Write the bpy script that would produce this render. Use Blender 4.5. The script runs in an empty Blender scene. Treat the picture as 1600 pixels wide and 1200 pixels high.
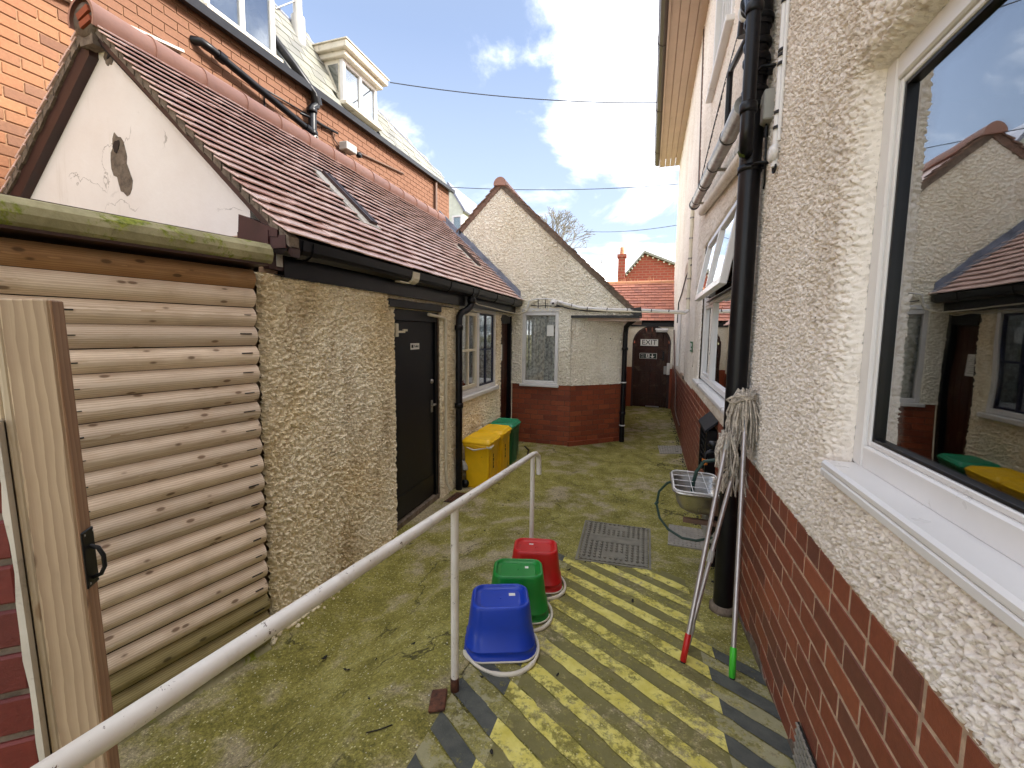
import bpy, math, random
import numpy as np
from mathutils import Vector, Matrix, Euler
random.seed(7); rng = np.random.default_rng(7)
SC = bpy.context.scene
COL = SC.collection
R = math.radians
def srgb(r, g, b):
    f = lambda c: (c/255/12.92) if c/255 <= .04045 else ((c/255+.055)/1.055)**2.4
    return (f(r), f(g), f(b), 1)
# ------------------------------------------------------------------ camera
EYE = 1.85
cam_d = bpy.data.cameras.new('camera'); cam = bpy.data.objects.new('camera', cam_d); COL.objects.link(cam)
SC.camera = cam
cam_d.sensor_width = 36; cam_d.lens = 650/1600*36; cam_d.shift_y = -20/1600
cam_d.clip_start = .02; cam_d.clip_end = 600
_yaw, _p, _roll = R(16.977), R(5.3), .012
r0 = Vector((math.cos(_yaw), math.sin(_yaw), 0)); fh = Vector((-math.sin(_yaw), math.cos(_yaw), 0))
fw = fh*math.cos(_p)+Vector((0, 0, -math.sin(_p))); u0 = r0.cross(fw)
rr = r0*math.cos(_roll)+u0*math.sin(_roll); uu = -r0*math.sin(_roll)+u0*math.cos(_roll)
cam.matrix_world = Matrix(((rr.x, uu.x, -fw.x, 0), (rr.y, uu.y, -fw.y, 0), (rr.z, uu.z, -fw.z, EYE), (0, 0, 0, 1)))
# ------------------------------------------------------------------ light, sky, exposure
SUN_AZ = R(84)      # from +Y (up the yard) towards +X (over the house)
SUN_EL = R(36)
CLOUD_OFF = (11.52, 4.114, 12.839)
CLOUD_COL = (15, 14.5, 13.7, 1)
world = bpy.data.worlds.new('World'); SC.world = world; world.use_nodes = True
wn, wl = world.node_tree.nodes, world.node_tree.links
wn.clear()
def wnode(t, **k):
    n = wn.new(t)
    for a, v in k.items(): setattr(n, a, v)
    return n
sky = wnode('ShaderNodeTexSky', sky_type='NISHITA', sun_disc=False, sun_elevation=SUN_EL, sun_rotation=SUN_AZ,
            air_density=.37, dust_density=.25, ozone_density=2.4)
tc = wnode('ShaderNodeTexCoord'); sep = wnode('ShaderNodeSeparateXYZ'); wl.new(tc.outputs['Generated'], sep.inputs[0])
zc = wnode('ShaderNodeMath', operation='MAXIMUM'); zc.inputs[1].default_value = 0; wl.new(sep.outputs['Z'], zc.inputs[0])
za = wnode('ShaderNodeMath', operation='ADD'); za.inputs[1].default_value = .22; wl.new(zc.outputs[0], za.inputs[0])
dx = wnode('ShaderNodeMath', operation='DIVIDE'); wl.new(sep.outputs['X'], dx.inputs[0]); wl.new(za.outputs[0], dx.inputs[1])
dy = wnode('ShaderNodeMath', operation='DIVIDE'); wl.new(sep.outputs['Y'], dy.inputs[0]); wl.new(za.outputs[0], dy.inputs[1])
cmb = wnode('ShaderNodeCombineXYZ'); wl.new(dx.outputs[0], cmb.inputs[0]); wl.new(dy.outputs[0], cmb.inputs[1])
n1 = wnode('ShaderNodeTexNoise'); n1.inputs['Scale'].default_value = 1.15; n1.inputs['Detail'].default_value = 9; n1.inputs['Roughness'].default_value = .58; n1.inputs['Distortion'].default_value = .5
wl.new(cmb.outputs[0], n1.inputs['Vector'])
# offset keeps blue in view; bright unseen cloud added to light the yard
off = wnode('ShaderNodeVectorMath', operation='ADD'); off.inputs[1].default_value = CLOUD_OFF; wl.new(cmb.outputs[0], off.inputs[0]); wl.new(off.outputs[0], n1.inputs['Vector'])
cr = wnode('ShaderNodeValToRGB'); cr.color_ramp.elements[0].position = .42; cr.color_ramp.elements[1].position = .66
wl.new(n1.outputs['Fac'], cr.inputs[0])
# thin white veil towards the horizon
hz = wnode('ShaderNodeMapRange'); hz.inputs['From Min'].default_value = .05; hz.inputs['From Max'].default_value = .55; hz.inputs['To Min'].default_value = .95; hz.inputs['To Max'].default_value = .35
wl.new(zc.outputs[0], hz.inputs['Value'])
veil = wnode('ShaderNodeMixRGB'); wl.new(hz.outputs[0], veil.inputs[0]); wl.new(sky.outputs[0], veil.inputs[1]); veil.inputs[2].default_value = (1.33, 1.5, 1.63, 1)
cmul = wnode('ShaderNodeMath', operation='MULTIPLY'); cmul.inputs[1].default_value = .95; sq = wnode('ShaderNodeMath', operation='POWER'); sq.inputs[1].default_value = 1.7; wl.new(cr.outputs['Color'], sq.inputs[0]); wl.new(sq.outputs[0], cmul.inputs[0])
cmix = wnode('ShaderNodeMixRGB'); wl.new(cmul.outputs[0], cmix.inputs[0]); wl.new(veil.outputs[0], cmix.inputs[1]); cmix.inputs[2].default_value = CLOUD_COL
bg = wnode('ShaderNodeBackground'); bg.inputs['Strength'].default_value = .05
wl.new(cmix.outputs[0], bg.inputs['Color'])
wo = wnode('ShaderNodeOutputWorld'); wl.new(bg.outputs[0], wo.inputs['Surface'])
sun_d = bpy.data.lights.new('sun', 'SUN'); sun_d.energy = .7; sun_d.angle = R(10); sun_d.color = (1, .95, .87)
sun = bpy.data.objects.new('sun', sun_d); COL.objects.link(sun)
sdir = Vector((math.sin(SUN_AZ)*math.cos(SUN_EL), math.cos(SUN_AZ)*math.cos(SUN_EL), math.sin(SUN_EL)))
sun.rotation_euler = sdir.to_track_quat('Z', 'Y').to_euler(); sun.location = (30, 5, 30)
SC.view_settings.view_transform = 'Standard'; SC.view_settings.look = 'None'; SC.view_settings.gamma = 1
SC.view_settings.use_curve_mapping = False
SC.view_settings.exposure = 3.7
SC.cycles.max_bounces = 8; SC.cycles.diffuse_bounces = 4

# ------------------------------------------------------------------ material helpers
class NT:
    def __init__(s, name):
        s.m = bpy.data.materials.new(name); s.m.use_nodes = True
        s.n = s.m.node_tree.nodes; s.l = s.m.node_tree.links
        s.b = s.n['Principled BSDF']; s.out = s.n['Material Output']
    def node(s, t, ins=None, **k):
        n = s.n.new(t)
        for a, v in k.items(): setattr(n, a, v)
        for a, v in (ins or {}).items():
            if hasattr(v, 'is_output'): s.l.new(v, n.inputs[a])
            else: n.inputs[a].default_value = v
        return n
    def pos(s): return s.node('ShaderNodeNewGeometry').outputs['Position']
    def obj(s): return s.node('ShaderNodeTexCoord').outputs['Object']
    def rand(s): return s.node('ShaderNodeObjectInfo').outputs['Random']
    def noise(s, vec, scale, detail=4, rough=.55, dist=0): return s.node('ShaderNodeTexNoise', {'Vector': vec, 'Scale': scale, 'Detail': detail, 'Roughness': rough, 'Distortion': dist}).outputs['Fac']
    def math(s, op, a, b=0, c=0):
        n = s.n.new('ShaderNodeMath'); n.operation = op
        for i, v in enumerate((a, b, c)):
            if hasattr(v, 'is_output'): s.l.new(v, n.inputs[i])
            else: n.inputs[i].default_value = v
        return n.outputs[0]
    def ramp(s, fac, *stops):
        n = s.n.new('ShaderNodeValToRGB'); e = n.color_ramp.elements
        while len(e) < len(stops): e.new(.5)
        for el, (p, c) in zip(e, stops):
            el.position = p; el.color = c if len(c) == 4 else (*c, 1)
        s.l.new(fac, n.inputs[0]); return n.outputs['Color']
    def step(s, fac, a, b): return s.node('ShaderNodeMapRange', {'Value': fac, 'From Min': a, 'From Max': b}, interpolation_type='SMOOTHSTEP').outputs[0]
    def mix(s, fac, a, b, mode='MIX'):
        n = s.n.new('ShaderNodeMixRGB'); n.blend_type = mode
        for i, v in enumerate((fac, a, b)):
            if hasattr(v, 'is_output'): s.l.new(v, n.inputs[i])
            else: n.inputs[i].default_value = v
        return n.outputs[0]
    def vscale(s, vec, sc): return s.node('ShaderNodeMapping', {'Vector': vec, 'Scale': sc}).outputs[0]
    def vadd(s, a, b): return s.node('ShaderNodeVectorMath', {0: a, 1: b}, operation='ADD').outputs[0]
    def bump(s, h, strength=.4, dist=.004):
        s.l.new(s.node('ShaderNodeBump', {'Height': h, 'Strength': strength, 'Distance': dist}).outputs[0], s.b.inputs['Normal'])
    def set(s, col=None, rough=None, metal=None, spec=None):
        for k, v in (('Base Color', col), ('Roughness', rough), ('Metallic', metal), ('Specular IOR Level', spec)):
            if v is None: continue
            if hasattr(v, 'is_output'): s.l.new(v, s.b.inputs[k])
            else: s.b.inputs[k].default_value = v
        return s.m
def simple(name, c, rough=.5, metal=0, var=.12, ns=9, bump=0, bs=60, dirt=None, dirt_amt=.35, spec=.5):
    t = NT(name); p = t.pos()
    n = t.noise(p, ns, 5, .6)
    lo = tuple(x*(1-var*1.6) for x in c[:3])+(1,); hi = tuple(min(1, x*(1+var)) for x in c[:3])+(1,)
    col = t.ramp(n, (.3, lo), (.7, hi))
    if dirt is not None:
        d = t.step(t.noise(p, ns*2.3, 8, .7, .6), .62-dirt_amt*.3, .78)
        col = t.mix(d, col, dirt)
    if bump: t.bump(t.noise(p, bs, 4, .6), bump, .003)
    return t.set(col, t.math('MULTIPLY_ADD', n, .2, rough-.1), metal, spec)
# plain stuffs
M_black = simple('black_gloss_paint', srgb(13, 13, 18), .36, var=.3, bump=.1, bs=25, dirt=srgb(44, 42, 40), dirt_amt=.05, spec=.32)
M_blackplastic = simple('black_plastic', srgb(14, 14, 17), .4, var=.25, spec=.35)
M_doorblack = simple('black_door_paint', srgb(27, 28, 33), .5, var=.2, bump=.08, bs=14, dirt=srgb(56, 54, 52), dirt_amt=.08, spec=.3)
M_white = simple('white_upvc', srgb(226, 224, 222), .3, var=.04, ns=3, dirt=srgb(150, 140, 122), dirt_amt=-.15)
M_creampaint = simple('cream_gloss_paint', srgb(222, 214, 192), .4, var=.06, dirt=srgb(140, 125, 95), dirt_amt=.1)
M_grey = simple('grey_plastic', srgb(168, 166, 160), .45, var=.08)
M_steel = simple('galvanised_steel', srgb(168, 164, 156), .42, metal=.75, var=.22, ns=14, dirt=srgb(92, 84, 74), dirt_amt=.3)
M_alu = simple('brushed_aluminium', srgb(186, 180, 178), .35, metal=.7, var=.08, ns=20)
M_basin = simple('stainless_steel', srgb(188, 184, 178), .30, metal=.95, var=.12, ns=12)
M_darkwood = simple('dark_stained_timber', srgb(58, 34, 30), .5, var=.25, ns=5)
M_maroon = simple('maroon_painted_board', srgb(62, 34, 34), .45, var=.2)
M_navy = simple('dark_blue_paint', srgb(30, 34, 62), .4, var=.15)
M_lead = simple('lead_flashing', srgb(128, 132, 146), .5, var=.2, ns=8, bump=.3, bs=20)
M_flash = simple('pale_flashing', srgb(205, 198, 186), .5, var=.12, dirt=srgb(120, 105, 90), dirt_amt=.3)
M_mortarcol = simple('mortar', srgb(184, 156, 132), .95, var=.25, ns=30, bump=.6, bs=160)
M_mortardark = simple('dark_brick_mortar', srgb(118, 76, 58), .95, var=.3, ns=20, bump=.5, bs=120)
M_mortargrey = simple('grey_mortar', srgb(122, 108, 94), .95, var=.3, ns=18, bump=.8, bs=90, dirt=srgb(70, 58, 48), dirt_amt=.5)
M_mortarwarm = simple('warm_mortar', srgb(160, 124, 94), .95, var=.2, ns=30, bump=.5, bs=120)
M_soffit = simple('tan_soffit_paint', srgb(186, 164, 146), .5, var=.06, ns=4)
M_gutterbrown = simple('brown_gutter', srgb(64, 50, 46), .4, var=.15)
M_rust = simple('rusty_plate', srgb(96, 58, 40), .8, var=.5, ns=30, bump=.8, bs=80)
M_rubber = simple('green_hose_rubber', srgb(38, 66, 58), .45, var=.15)
M_red = simple('red_plastic', srgb(196, 30, 30), .38, var=.07, ns=5, dirt=srgb(150, 50, 46), dirt_amt=-.1)
M_grn = simple('green_plastic', srgb(22, 132, 50), .38, var=.05, ns=4)
M_blu = simple('blue_plastic', srgb(16, 60, 176), .38, var=.07, ns=5, dirt=srgb(60, 84, 150), dirt_amt=-.1)
M_lime = simple('lime_plastic', srgb(70, 190, 50), .4, var=.06)
M_handle = simple('white_plastic_handle', srgb(222, 214, 196), .4, var=.07)
M_paper = simple('white_paper', srgb(232, 230, 222), .7, var=.04)
M_yel = simple('yellow_bin_plastic', srgb(244, 194, 22), .42, var=.08, ns=5, dirt=srgb(140, 108, 30), dirt_amt=.0)
M_bing = simple('green_bin_plastic', srgb(14, 96, 66), .42, var=.08, ns=5)
M_bingl = simple('green_lid_plastic', srgb(34, 138, 98), .42, var=.08, ns=5)
M_inkk = simple('black_ink', srgb(22, 22, 24), .6, var=.02)
M_dkgrn = simple('dark_green_sign', srgb(20, 44, 36), .5, var=.05)
M_signgreen = simple('green_sign', srgb(24, 120, 74), .5, var=.05)
M_orange = simple('orange_fitting', srgb(226, 128, 40), .5)
M_brown = simple('brown_copper', srgb(110, 84, 70), .5)
M_mopstring = simple('mop_cotton', srgb(198, 188, 174), .95, var=.3, ns=40, dirt=srgb(104, 92, 78), dirt_amt=.7)
M_leaf = simple('dead_leaf', srgb(30, 27, 20), .8, var=.3)
M_slotdark = simple('dark_interior', srgb(26, 22, 18), .9)
M_twig = simple('twig_bark', srgb(132, 126, 116), .9, var=.2)
M_wire = simple('overhead_cable', srgb(56, 60, 66), .6)
M_palewall = simple('pale_paint_wall', srgb(206, 212, 196), .7, var=.08)
M_cornice = simple('flaking_cornice_paint', srgb(216, 208, 190), .6, var=.1, ns=4, dirt=srgb(96, 86, 72), dirt_amt=.35)
M_curtain = simple('cream_curtain', srgb(232, 228, 220), .9, var=.06)
M_room = simple('room_paint', srgb(150, 146, 138), .9)
M_table = simple('table_laminate', srgb(186, 160, 120), .4)
M_verge = simple('weathered_verge_tile', srgb(132, 104, 88), .8, var=.3, ns=14, bump=.4, bs=60, dirt=srgb(84, 70, 60), dirt_amt=.5)
M_mossgrn = simple('moss_cushion', srgb(70, 82, 26), .95, var=.3, ns=60, bump=.8, bs=120)
def mat_rail():
    t = NT('white_handrail_paint'); p = t.pos()
    c = t.ramp(t.noise(p, 6, 4), (.3, srgb(212, 204, 192)), (.7, srgb(238, 234, 228)))
    chips = t.math('MAXIMUM', t.step(t.noise(p, 44, 7, .75, .4), .625, .65), t.step(t.noise(p, 13, 9, .8, .6), .66, .68))
    c = t.mix(chips, c, srgb(92, 70, 50))
    grime = t.step(t.noise(t.vscale(p, (1, 1, .4)), 9, 6, .6), .58, .8)
    c = t.mix(t.math('MULTIPLY', grime, .45), c, srgb(150, 132, 108))
    t.bump(t.noise(p, 60, 4), .15, .002)
    return t.set(c, .38)
M_rail = mat_rail()
def mat_glass(name, tint=(.55, .6, .6, 1), refl=1.6):
    t = NT(name); t.n.remove(t.b)
    g = t.node('ShaderNodeBsdfGlossy', {'Color': (.96, .98, 1, 1), 'Roughness': .012})
    tr = t.node('ShaderNodeBsdfTransparent', {'Color': tint})
    f = t.node('ShaderNodeFresnel', {'IOR': 1.52}).outputs[0]
    f2 = t.math('MINIMUM', t.math('MULTIPLY_ADD', f, refl, .06), .95)
    nb = t.node('ShaderNodeBump', {'Height': t.noise(t.pos(), 2.2, 2), 'Strength': .06, 'Distance': .02})
    t.l.new(nb.outputs[0], g.inputs['Normal'])
    mx = t.node('ShaderNodeMixShader', {0: f2, 1: tr.outputs[0], 2: g.outputs[0]})
    t.l.new(mx.outputs[0], t.out.inputs['Surface'])
    return t.m
M_glass = mat_glass('window_glass', (.88, .91, .89, 1), 2.7)
M_glassclear = mat_glass('clear_window_glass', (.95, .96, .95, 1), 1.2)
M_glassdk = mat_glass('dark_window_glass', (.35, .38, .38, 1), 1.8)
def mat_roughcast(name, a, b, dirt, dl, grime=.35, spot=.3):
    t = NT(name); p = t.pos()
    big = t.noise(p, 1.4, 5, .6, .3); mid = t.noise(p, 55, 3, .6); 
    c = t.ramp(big, (.3, a), (.7, b))
    v = t.node('ShaderNodeTexVoronoi', {'Vector': p, 'Scale': 62.0}, feature='F1')
    tone = t.node('ShaderNodeSeparateColor', {0: v.outputs['Color']}).outputs[0]
    c = t.mix(.4, c, t.ramp(tone, (.0, (.60, .56, .50)), (.28, (.93, .92, .90)), (1, (1.1, 1.1, 1.1))), 'MULTIPLY')
    g = t.step(t.math('MULTIPLY_ADD', t.noise(t.vscale(p, (1, 1, .35)), 2.6, 7, .65, .5), 1, t.math('MULTIPLY', mid, .3)), .62, .86)
    c = t.mix(t.math('MULTIPLY', g, grime), c, dirt)
    sp = t.step(t.noise(p, 95, 4, .7), .57, .66)
    c = t.mix(t.math('MULTIPLY', sp, spot), c, dl)
    t.bump(t.noise(p, 210, 4, .65), .5, .002)
    return t.set(c, .92, spec=.25)
M_rcL = mat_roughcast('beige_roughcast', srgb(230, 212, 174), srgb(248, 240, 220), srgb(176, 152, 112), srgb(128, 108, 82), .65, .35)
M_rcR = mat_roughcast('weathered_cream_roughcast', srgb(232, 222, 210), srgb(244, 237, 229), srgb(196, 180, 160), srgb(138, 122, 106), .35, .35)
M_rcG = mat_roughcast('pale_cream_roughcast', srgb(236, 229, 210), srgb(246, 242, 230), srgb(188, 170, 138), srgb(136, 122, 98), .35, .3)
def mat_brick(name, cols, dirt, rough=.75, sheen=.0):
    t = NT(name); p = t.pos(); r = t.rand()
    wn_ = t.node('ShaderNodeTexWhiteNoise', {'W': t.math('MULTIPLY', r, 91.7)}, noise_dimensions='1D').outputs['Value']
    c = t.ramp(wn_, *[(i/(len(cols)-1), x) for i, x in enumerate(cols)])
    n = t.noise(p, 42, 6, .65); c = t.mix(.55, c, t.ramp(n, (.25, (.55, .52, .5)), (.75, (1.12, 1.1, 1.08))), 'MULTIPLY')
    g = t.step(t.noise(p, 5, 7, .7, .6), .54, .8); c = t.mix(t.math('MULTIPLY', g, .5), c, dirt)
    e = t.step(t.noise(p, 17, 8, .75, .4), .66, .76); c = t.mix(t.math('MULTIPLY', e, .35), c, srgb(176, 140, 124))
    t.bump(t.noise(p, 150, 5, .65), .45, .003)
    return t.set(c, rough)
M_brickR = mat_brick('red_brown_brick', [srgb(112, 62, 48), srgb(142, 76, 54), srgb(126, 66, 48), srgb(152, 84, 58), srgb(110, 66, 54), srgb(136, 70, 48)], srgb(104, 68, 56), .6)
M_brickS = mat_brick('dark_red_brick', [srgb(138, 66, 38), srgb(156, 76, 42), srgb(124, 58, 36), srgb(164, 86, 50)], srgb(98, 60, 38), .65)
M_brickO = mat_brick('orange_brick', [srgb(152, 104, 72), srgb(162, 112, 78), srgb(122, 86, 66), srgb(170, 122, 86), srgb(146, 98, 70), srgb(134, 98, 76), srgb(158, 108, 74)], srgb(108, 82, 66), .85)
M_brickP = mat_brick('maroon_pier_brick', [srgb(104, 36, 32), srgb(118, 42, 34), srgb(92, 34, 32)], srgb(70, 30, 28), .6)
def mat_tile(name, cols, rough=.38):
    t = NT(name); p = t.pos()
    wn_ = t.node('ShaderNodeTexWhiteNoise', {'W': t.math('MULTIPLY', t.rand(), 57.3)}, noise_dimensions='1D').outputs['Value']
    c = t.ramp(wn_, *[(i/(len(cols)-1), x) for i, x in enumerate(cols)])
    n = t.noise(p, 30, 6, .6); c = t.mix(.5, c, t.ramp(n, (.25, (.7, .68, .66)), (.75, (1.1, 1.08, 1.06))), 'MULTIPLY')
    g = t.step(t.noise(p, 3.3, 7, .7, .4), .55, .8); c = t.mix(t.math('MULTIPLY', g, .4), c, srgb(150, 126, 116))
    t.bump(t.noise(p, 90, 4, .6), .2, .002)
    return t.set(c, t.math('MULTIPLY_ADD', n, .25, rough-.1), spec=.75)
M_tile = mat_tile('glare_pale_clay_tile', [srgb(216, 184, 174), srgb(228, 198, 188), srgb(208, 170, 158), srgb(232, 206, 198), srgb(198, 156, 144)], .34)  # pale pink holds the sky glare on the red tiles
M_tile2 = mat_tile('orange_clay_tile', [srgb(184, 118, 94), srgb(208, 138, 112), srgb(196, 126, 102), srgb(172, 110, 92)], .5)
M_ridge = mat_tile('brown_ridge_tile', [srgb(150, 108, 92), srgb(164, 120, 102), srgb(140, 100, 86)], .55)
M_ridge2 = mat_tile('ochre_ridge_tile', [srgb(176, 116, 74), srgb(190, 132, 88)], .6)
M_slate = mat_tile('grey_slate', [srgb(112, 112, 106), srgb(136, 136, 126), srgb(124, 124, 112), srgb(150, 148, 134)], .5)
def mat_wood(name, lo, hi, knot, scale=34, rough=.65, axis=0, moss=False):
    t = NT(name); o = t.obj(); r = t.rand()
    off = t.node('ShaderNodeCombineXYZ', {0: t.math('MULTIPLY', r, 37.0), 1: t.math('MULTIPLY_ADD', r, .05, .02), 2: t.math('MULTIPLY_ADD', r, .04, -.06)}).outputs[0]
    if axis == 2: o = t.node('ShaderNodeMapping', {'Vector': o, 'Rotation': (0, R(90), 0)}).outputs[0]
    v = t.vadd(o, off)
    wob = t.noise(t.vscale(v, (2.2, 9, 9)), 1.0, 3, .5)
    w = t.node('ShaderNodeTexWave', {'Vector': t.vscale(v, (.35, 1, 1)), 'Scale': scale, 'Distortion': 3.2, 'Detail': 3, 'Detail Scale': .9}, wave_type='RINGS', rings_direction='X', wave_profile='SAW').outputs['Fac']
    fib = t.noise(t.vscale(v, (5, 190, 190)), 1.0, 3, .6)
    f = t.math('ADD', t.math('MULTIPLY', w, .5), t.math('ADD', t.math('MULTIPLY', fib, .35), t.math('MULTIPLY', wob, .3)))
    c = t.ramp(f, (.25, lo), (.85, hi))
    c = t.mix(1, c, t.ramp(t.node('ShaderNodeTexWhiteNoise', {'W': t.math('MULTIPLY', r, 71.3)}, noise_dimensions='1D').outputs['Value'], (0, (.80, .79, .78)), (1, (1.08, 1.06, 1.03))), 'MULTIPLY')
    st = t.step(t.noise(t.vscale(v, (1.6, 7, 7)), 1.0, 6, .7), .56, .74); c = t.mix(t.math('MULTIPLY', st, .4), c, t.mix(.5, lo, (.16, .13, .09, 1)))
    kv = t.node('ShaderNodeTexVoronoi', {'Vector': t.vscale(v, (8.5, 17, 17)), 'Scale': 1.0, 'Randomness': 1.0}, feature='F1').outputs['Distance']
    k = t.math('SUBTRACT', 1, t.step(kv, .10, .19)); kk = t.math('SUBTRACT', 1, t.step(kv, .2, .5))
    c = t.mix(t.math('MULTIPLY', kk, .35), c, lo); c = t.mix(t.math('MULTIPLY', k, .8), c, knot)
    p = t.pos(); g = t.step(t.noise(p, 4.5, 6, .65, .5), .5, .8); c = t.mix(t.math('MULTIPLY', g, .3), c, srgb(160, 142, 114))
    if moss:
        mz = t.step(t.noise(p, 7, 8, .7, .4), .46, .60); c = t.mix(t.math('MULTIPLY', mz, .8), c, srgb(104, 108, 44))
        m2 = t.step(t.noise(p, 26, 6, .7), .55, .7); c = t.mix(t.math('MULTIPLY', m2, .5), c, srgb(146, 136, 108))
    t.bump(t.math('ADD', fib, t.math('MULTIPLY', w, .6)), .25, .002)
    return t.set(c, rough, spec=.3)
M_log = mat_wood('weathered_pine_log_lap', srgb(192, 166, 140), srgb(238, 222, 204), srgb(98, 70, 50))
M_logmoss = mat_wood('green_stained_log_lap', srgb(120, 108, 70), srgb(168, 154, 112), srgb(70, 58, 36))
M_logdk = mat_wood('shaded_pine_board', srgb(140, 102, 68), srgb(180, 138, 96), srgb(76, 52, 34))  # brown tone puts the roof-edge shade on the top board into the colour
def mat_mossbeam():
    t = NT('mossy_felt_edge'); p = t.pos()
    c = t.ramp(t.noise(p, 6, 7, .65, .4), (.3, srgb(112, 106, 74)), (.7, srgb(168, 160, 126)))
    mz = t.step(t.math('ADD', t.noise(p, 9, 9, .75, .3), t.math('MULTIPLY', t.noise(p, 1.6, 3), .35)), .68, .78); c = t.mix(mz, c, t.ramp(t.noise(p, 60, 4), (.3, srgb(84, 96, 28)), (.7, srgb(140, 144, 56))))
    w = t.step(t.noise(p, 22, 7, .75), .64, .72); c = t.mix(t.math('MULTIPLY', w, .6), c, srgb(196, 188, 160)); d = t.step(t.noise(p, 5, 8, .7, .8), .62, .72); c = t.mix(t.math('MULTIPLY', d, .5), c, srgb(76, 68, 46))
    t.bump(t.noise(p, 40, 6, .7), .5, .004); return t.set(c, .85, spec=.25)
M_mossbeam = mat_mossbeam()
M_post = mat_wood('pine_post', srgb(158, 134, 110), srgb(196, 174, 146), srgb(98, 74, 54), axis=2, scale=30)
M_postside = mat_wood('brown_pine_edge', srgb(138, 106, 82), srgb(166, 132, 104), srgb(80, 56, 42), axis=2)
M_trim = mat_wood('pale_trim_board', srgb(196, 178, 150), srgb(220, 204, 178), srgb(150, 124, 96), axis=2)
M_browndoor = mat_wood('brown_door_timber', srgb(46, 22, 15), srgb(76, 38, 24), srgb(34, 17, 12), axis=2, rough=.4)
def ground_nodes(t):
    p = t.pos()
    big = t.noise(p, .9, 6, .6, .4); mid = t.noise(p, 4.2, 7, .65, .3); fine = t.noise(p, 60, 4, .6); gr = t.noise(p, 210, 3, .6)
    moss = t.ramp(mid, (.28, srgb(106, 101, 50)), (.5, srgb(142, 136, 72)), (.72, srgb(172, 166, 104)))
    conc = t.ramp(mid, (.3, srgb(130, 120, 96)), (.7, srgb(176, 164, 136)))
    amt = t.step(t.math('ADD', big, t.math('MULTIPLY', t.math('SUBTRACT', mid, .5), .5)), .40, .30)
    c = t.mix(t.math('SUBTRACT', 1, t.step(t.math('ADD', big, t.math('MULTIPLY', t.math('SUBTRACT', mid, .5), .75)), .50, .66)), conc, moss)
    c = t.mix(.75, c, t.ramp(fine, (.3, (.45, .45, .42)), (.7, (1.35, 1.32, 1.25))), 'MULTIPLY')
    v = t.node('ShaderNodeTexVoronoi', {'Vector': p, 'Scale': 95.0}, feature='F1')
    tone = t.node('ShaderNodeSeparateColor', {0: v.outputs['Color']}).outputs[0]
    sp = t.math('MULTIPLY', t.step(tone, .82, .9), t.math('SUBTRACT', 1, t.step(v.outputs['Distance'], .25, .45)))
    c = t.mix(.85, c, t.ramp(t.noise(p, 150, 3, .7), (.32, (.52, .52, .48)), (.5, (1, 1, 1)), (.68, (1.5, 1.48, 1.38))), 'MULTIPLY')
    c = t.mix(t.math('MULTIPLY', sp, .8), c, srgb(214, 206, 158))
    dv = t.noise(p, 2.4, 5, .6, .8); dvec = t.node('ShaderNodeCombineXYZ', {0: dv, 1: t.noise(t.vadd(p, t.node('ShaderNodeCombineXYZ', {0: 7.3, 1: 3.1}).outputs[0]), 2.4, 5, .6), 2: 0.0}).outputs[0]
    cv = t.node('ShaderNodeTexVoronoi', {'Vector': t.vadd(p, t.vscale(dvec, (.9, .9, 0))), 'Scale': .75}, feature='DISTANCE_TO_EDGE').outputs['Distance']
    crack = t.math('SUBTRACT', 1, t.step(cv, .0025, .009))
    crack = t.math('MULTIPLY', crack, t.step(t.noise(p, 1.3, 3), .46, .56))
    c = t.mix(t.math('MULTIPLY', crack, .75), c, srgb(52, 48, 32))
    dk = t.step(t.noise(p, 2.1, 6, .7, .5), .6, .8); c = t.mix(t.math('MULTIPLY', dk, .2), c, srgb(96, 86, 60))
    h = t.math('ADD', t.math('MULTIPLY', fine, .6), t.math('ADD', t.math('MULTIPLY', gr, .5), t.math('MULTIPLY', crack, -1.2)))
    return p, c, h, mid, fine
def mat_ground():
    t = NT('mossy_concrete'); p, c, h, mid, fine = ground_nodes(t); t.bump(h, .65, .006)
    return t.set(c, .9, spec=.25)
M_ground = mat_ground()
def mat_stripe(name, a, b, keep):
    t = NT(name); p, c, h, mid, fine = ground_nodes(t)
    pc = t.ramp(t.noise(p, 14, 5), (.3, a), (.7, b))
    w = t.math('ADD', t.math('MULTIPLY', t.noise(p, 26, 8, .75), .7), t.math('MULTIPLY', t.noise(p, 3.1, 4, .6), .45))
    f = t.step(w, keep-.05, keep+.05)
    cc = t.mix(t.math('MULTIPLY_ADD', f, .85, .05), pc, c)
    t.bump(h, .5, .005)
    return t.set(cc, .8, spec=.3)
M_stY = mat_stripe('worn_yellow_road_paint', srgb(206, 192, 84), srgb(234, 224, 132), .585)
M_stO = mat_stripe('mossed_over_black_road_paint', srgb(112, 106, 66), srgb(128, 122, 78), .60)
M_stK = mat_stripe('worn_dark_grey_road_paint', srgb(70, 74, 74), srgb(92, 94, 90), .68)
M_stG = mat_stripe('thin_mossy_grey_road_paint', srgb(150, 146, 112), srgb(168, 162, 128), .56)
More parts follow.
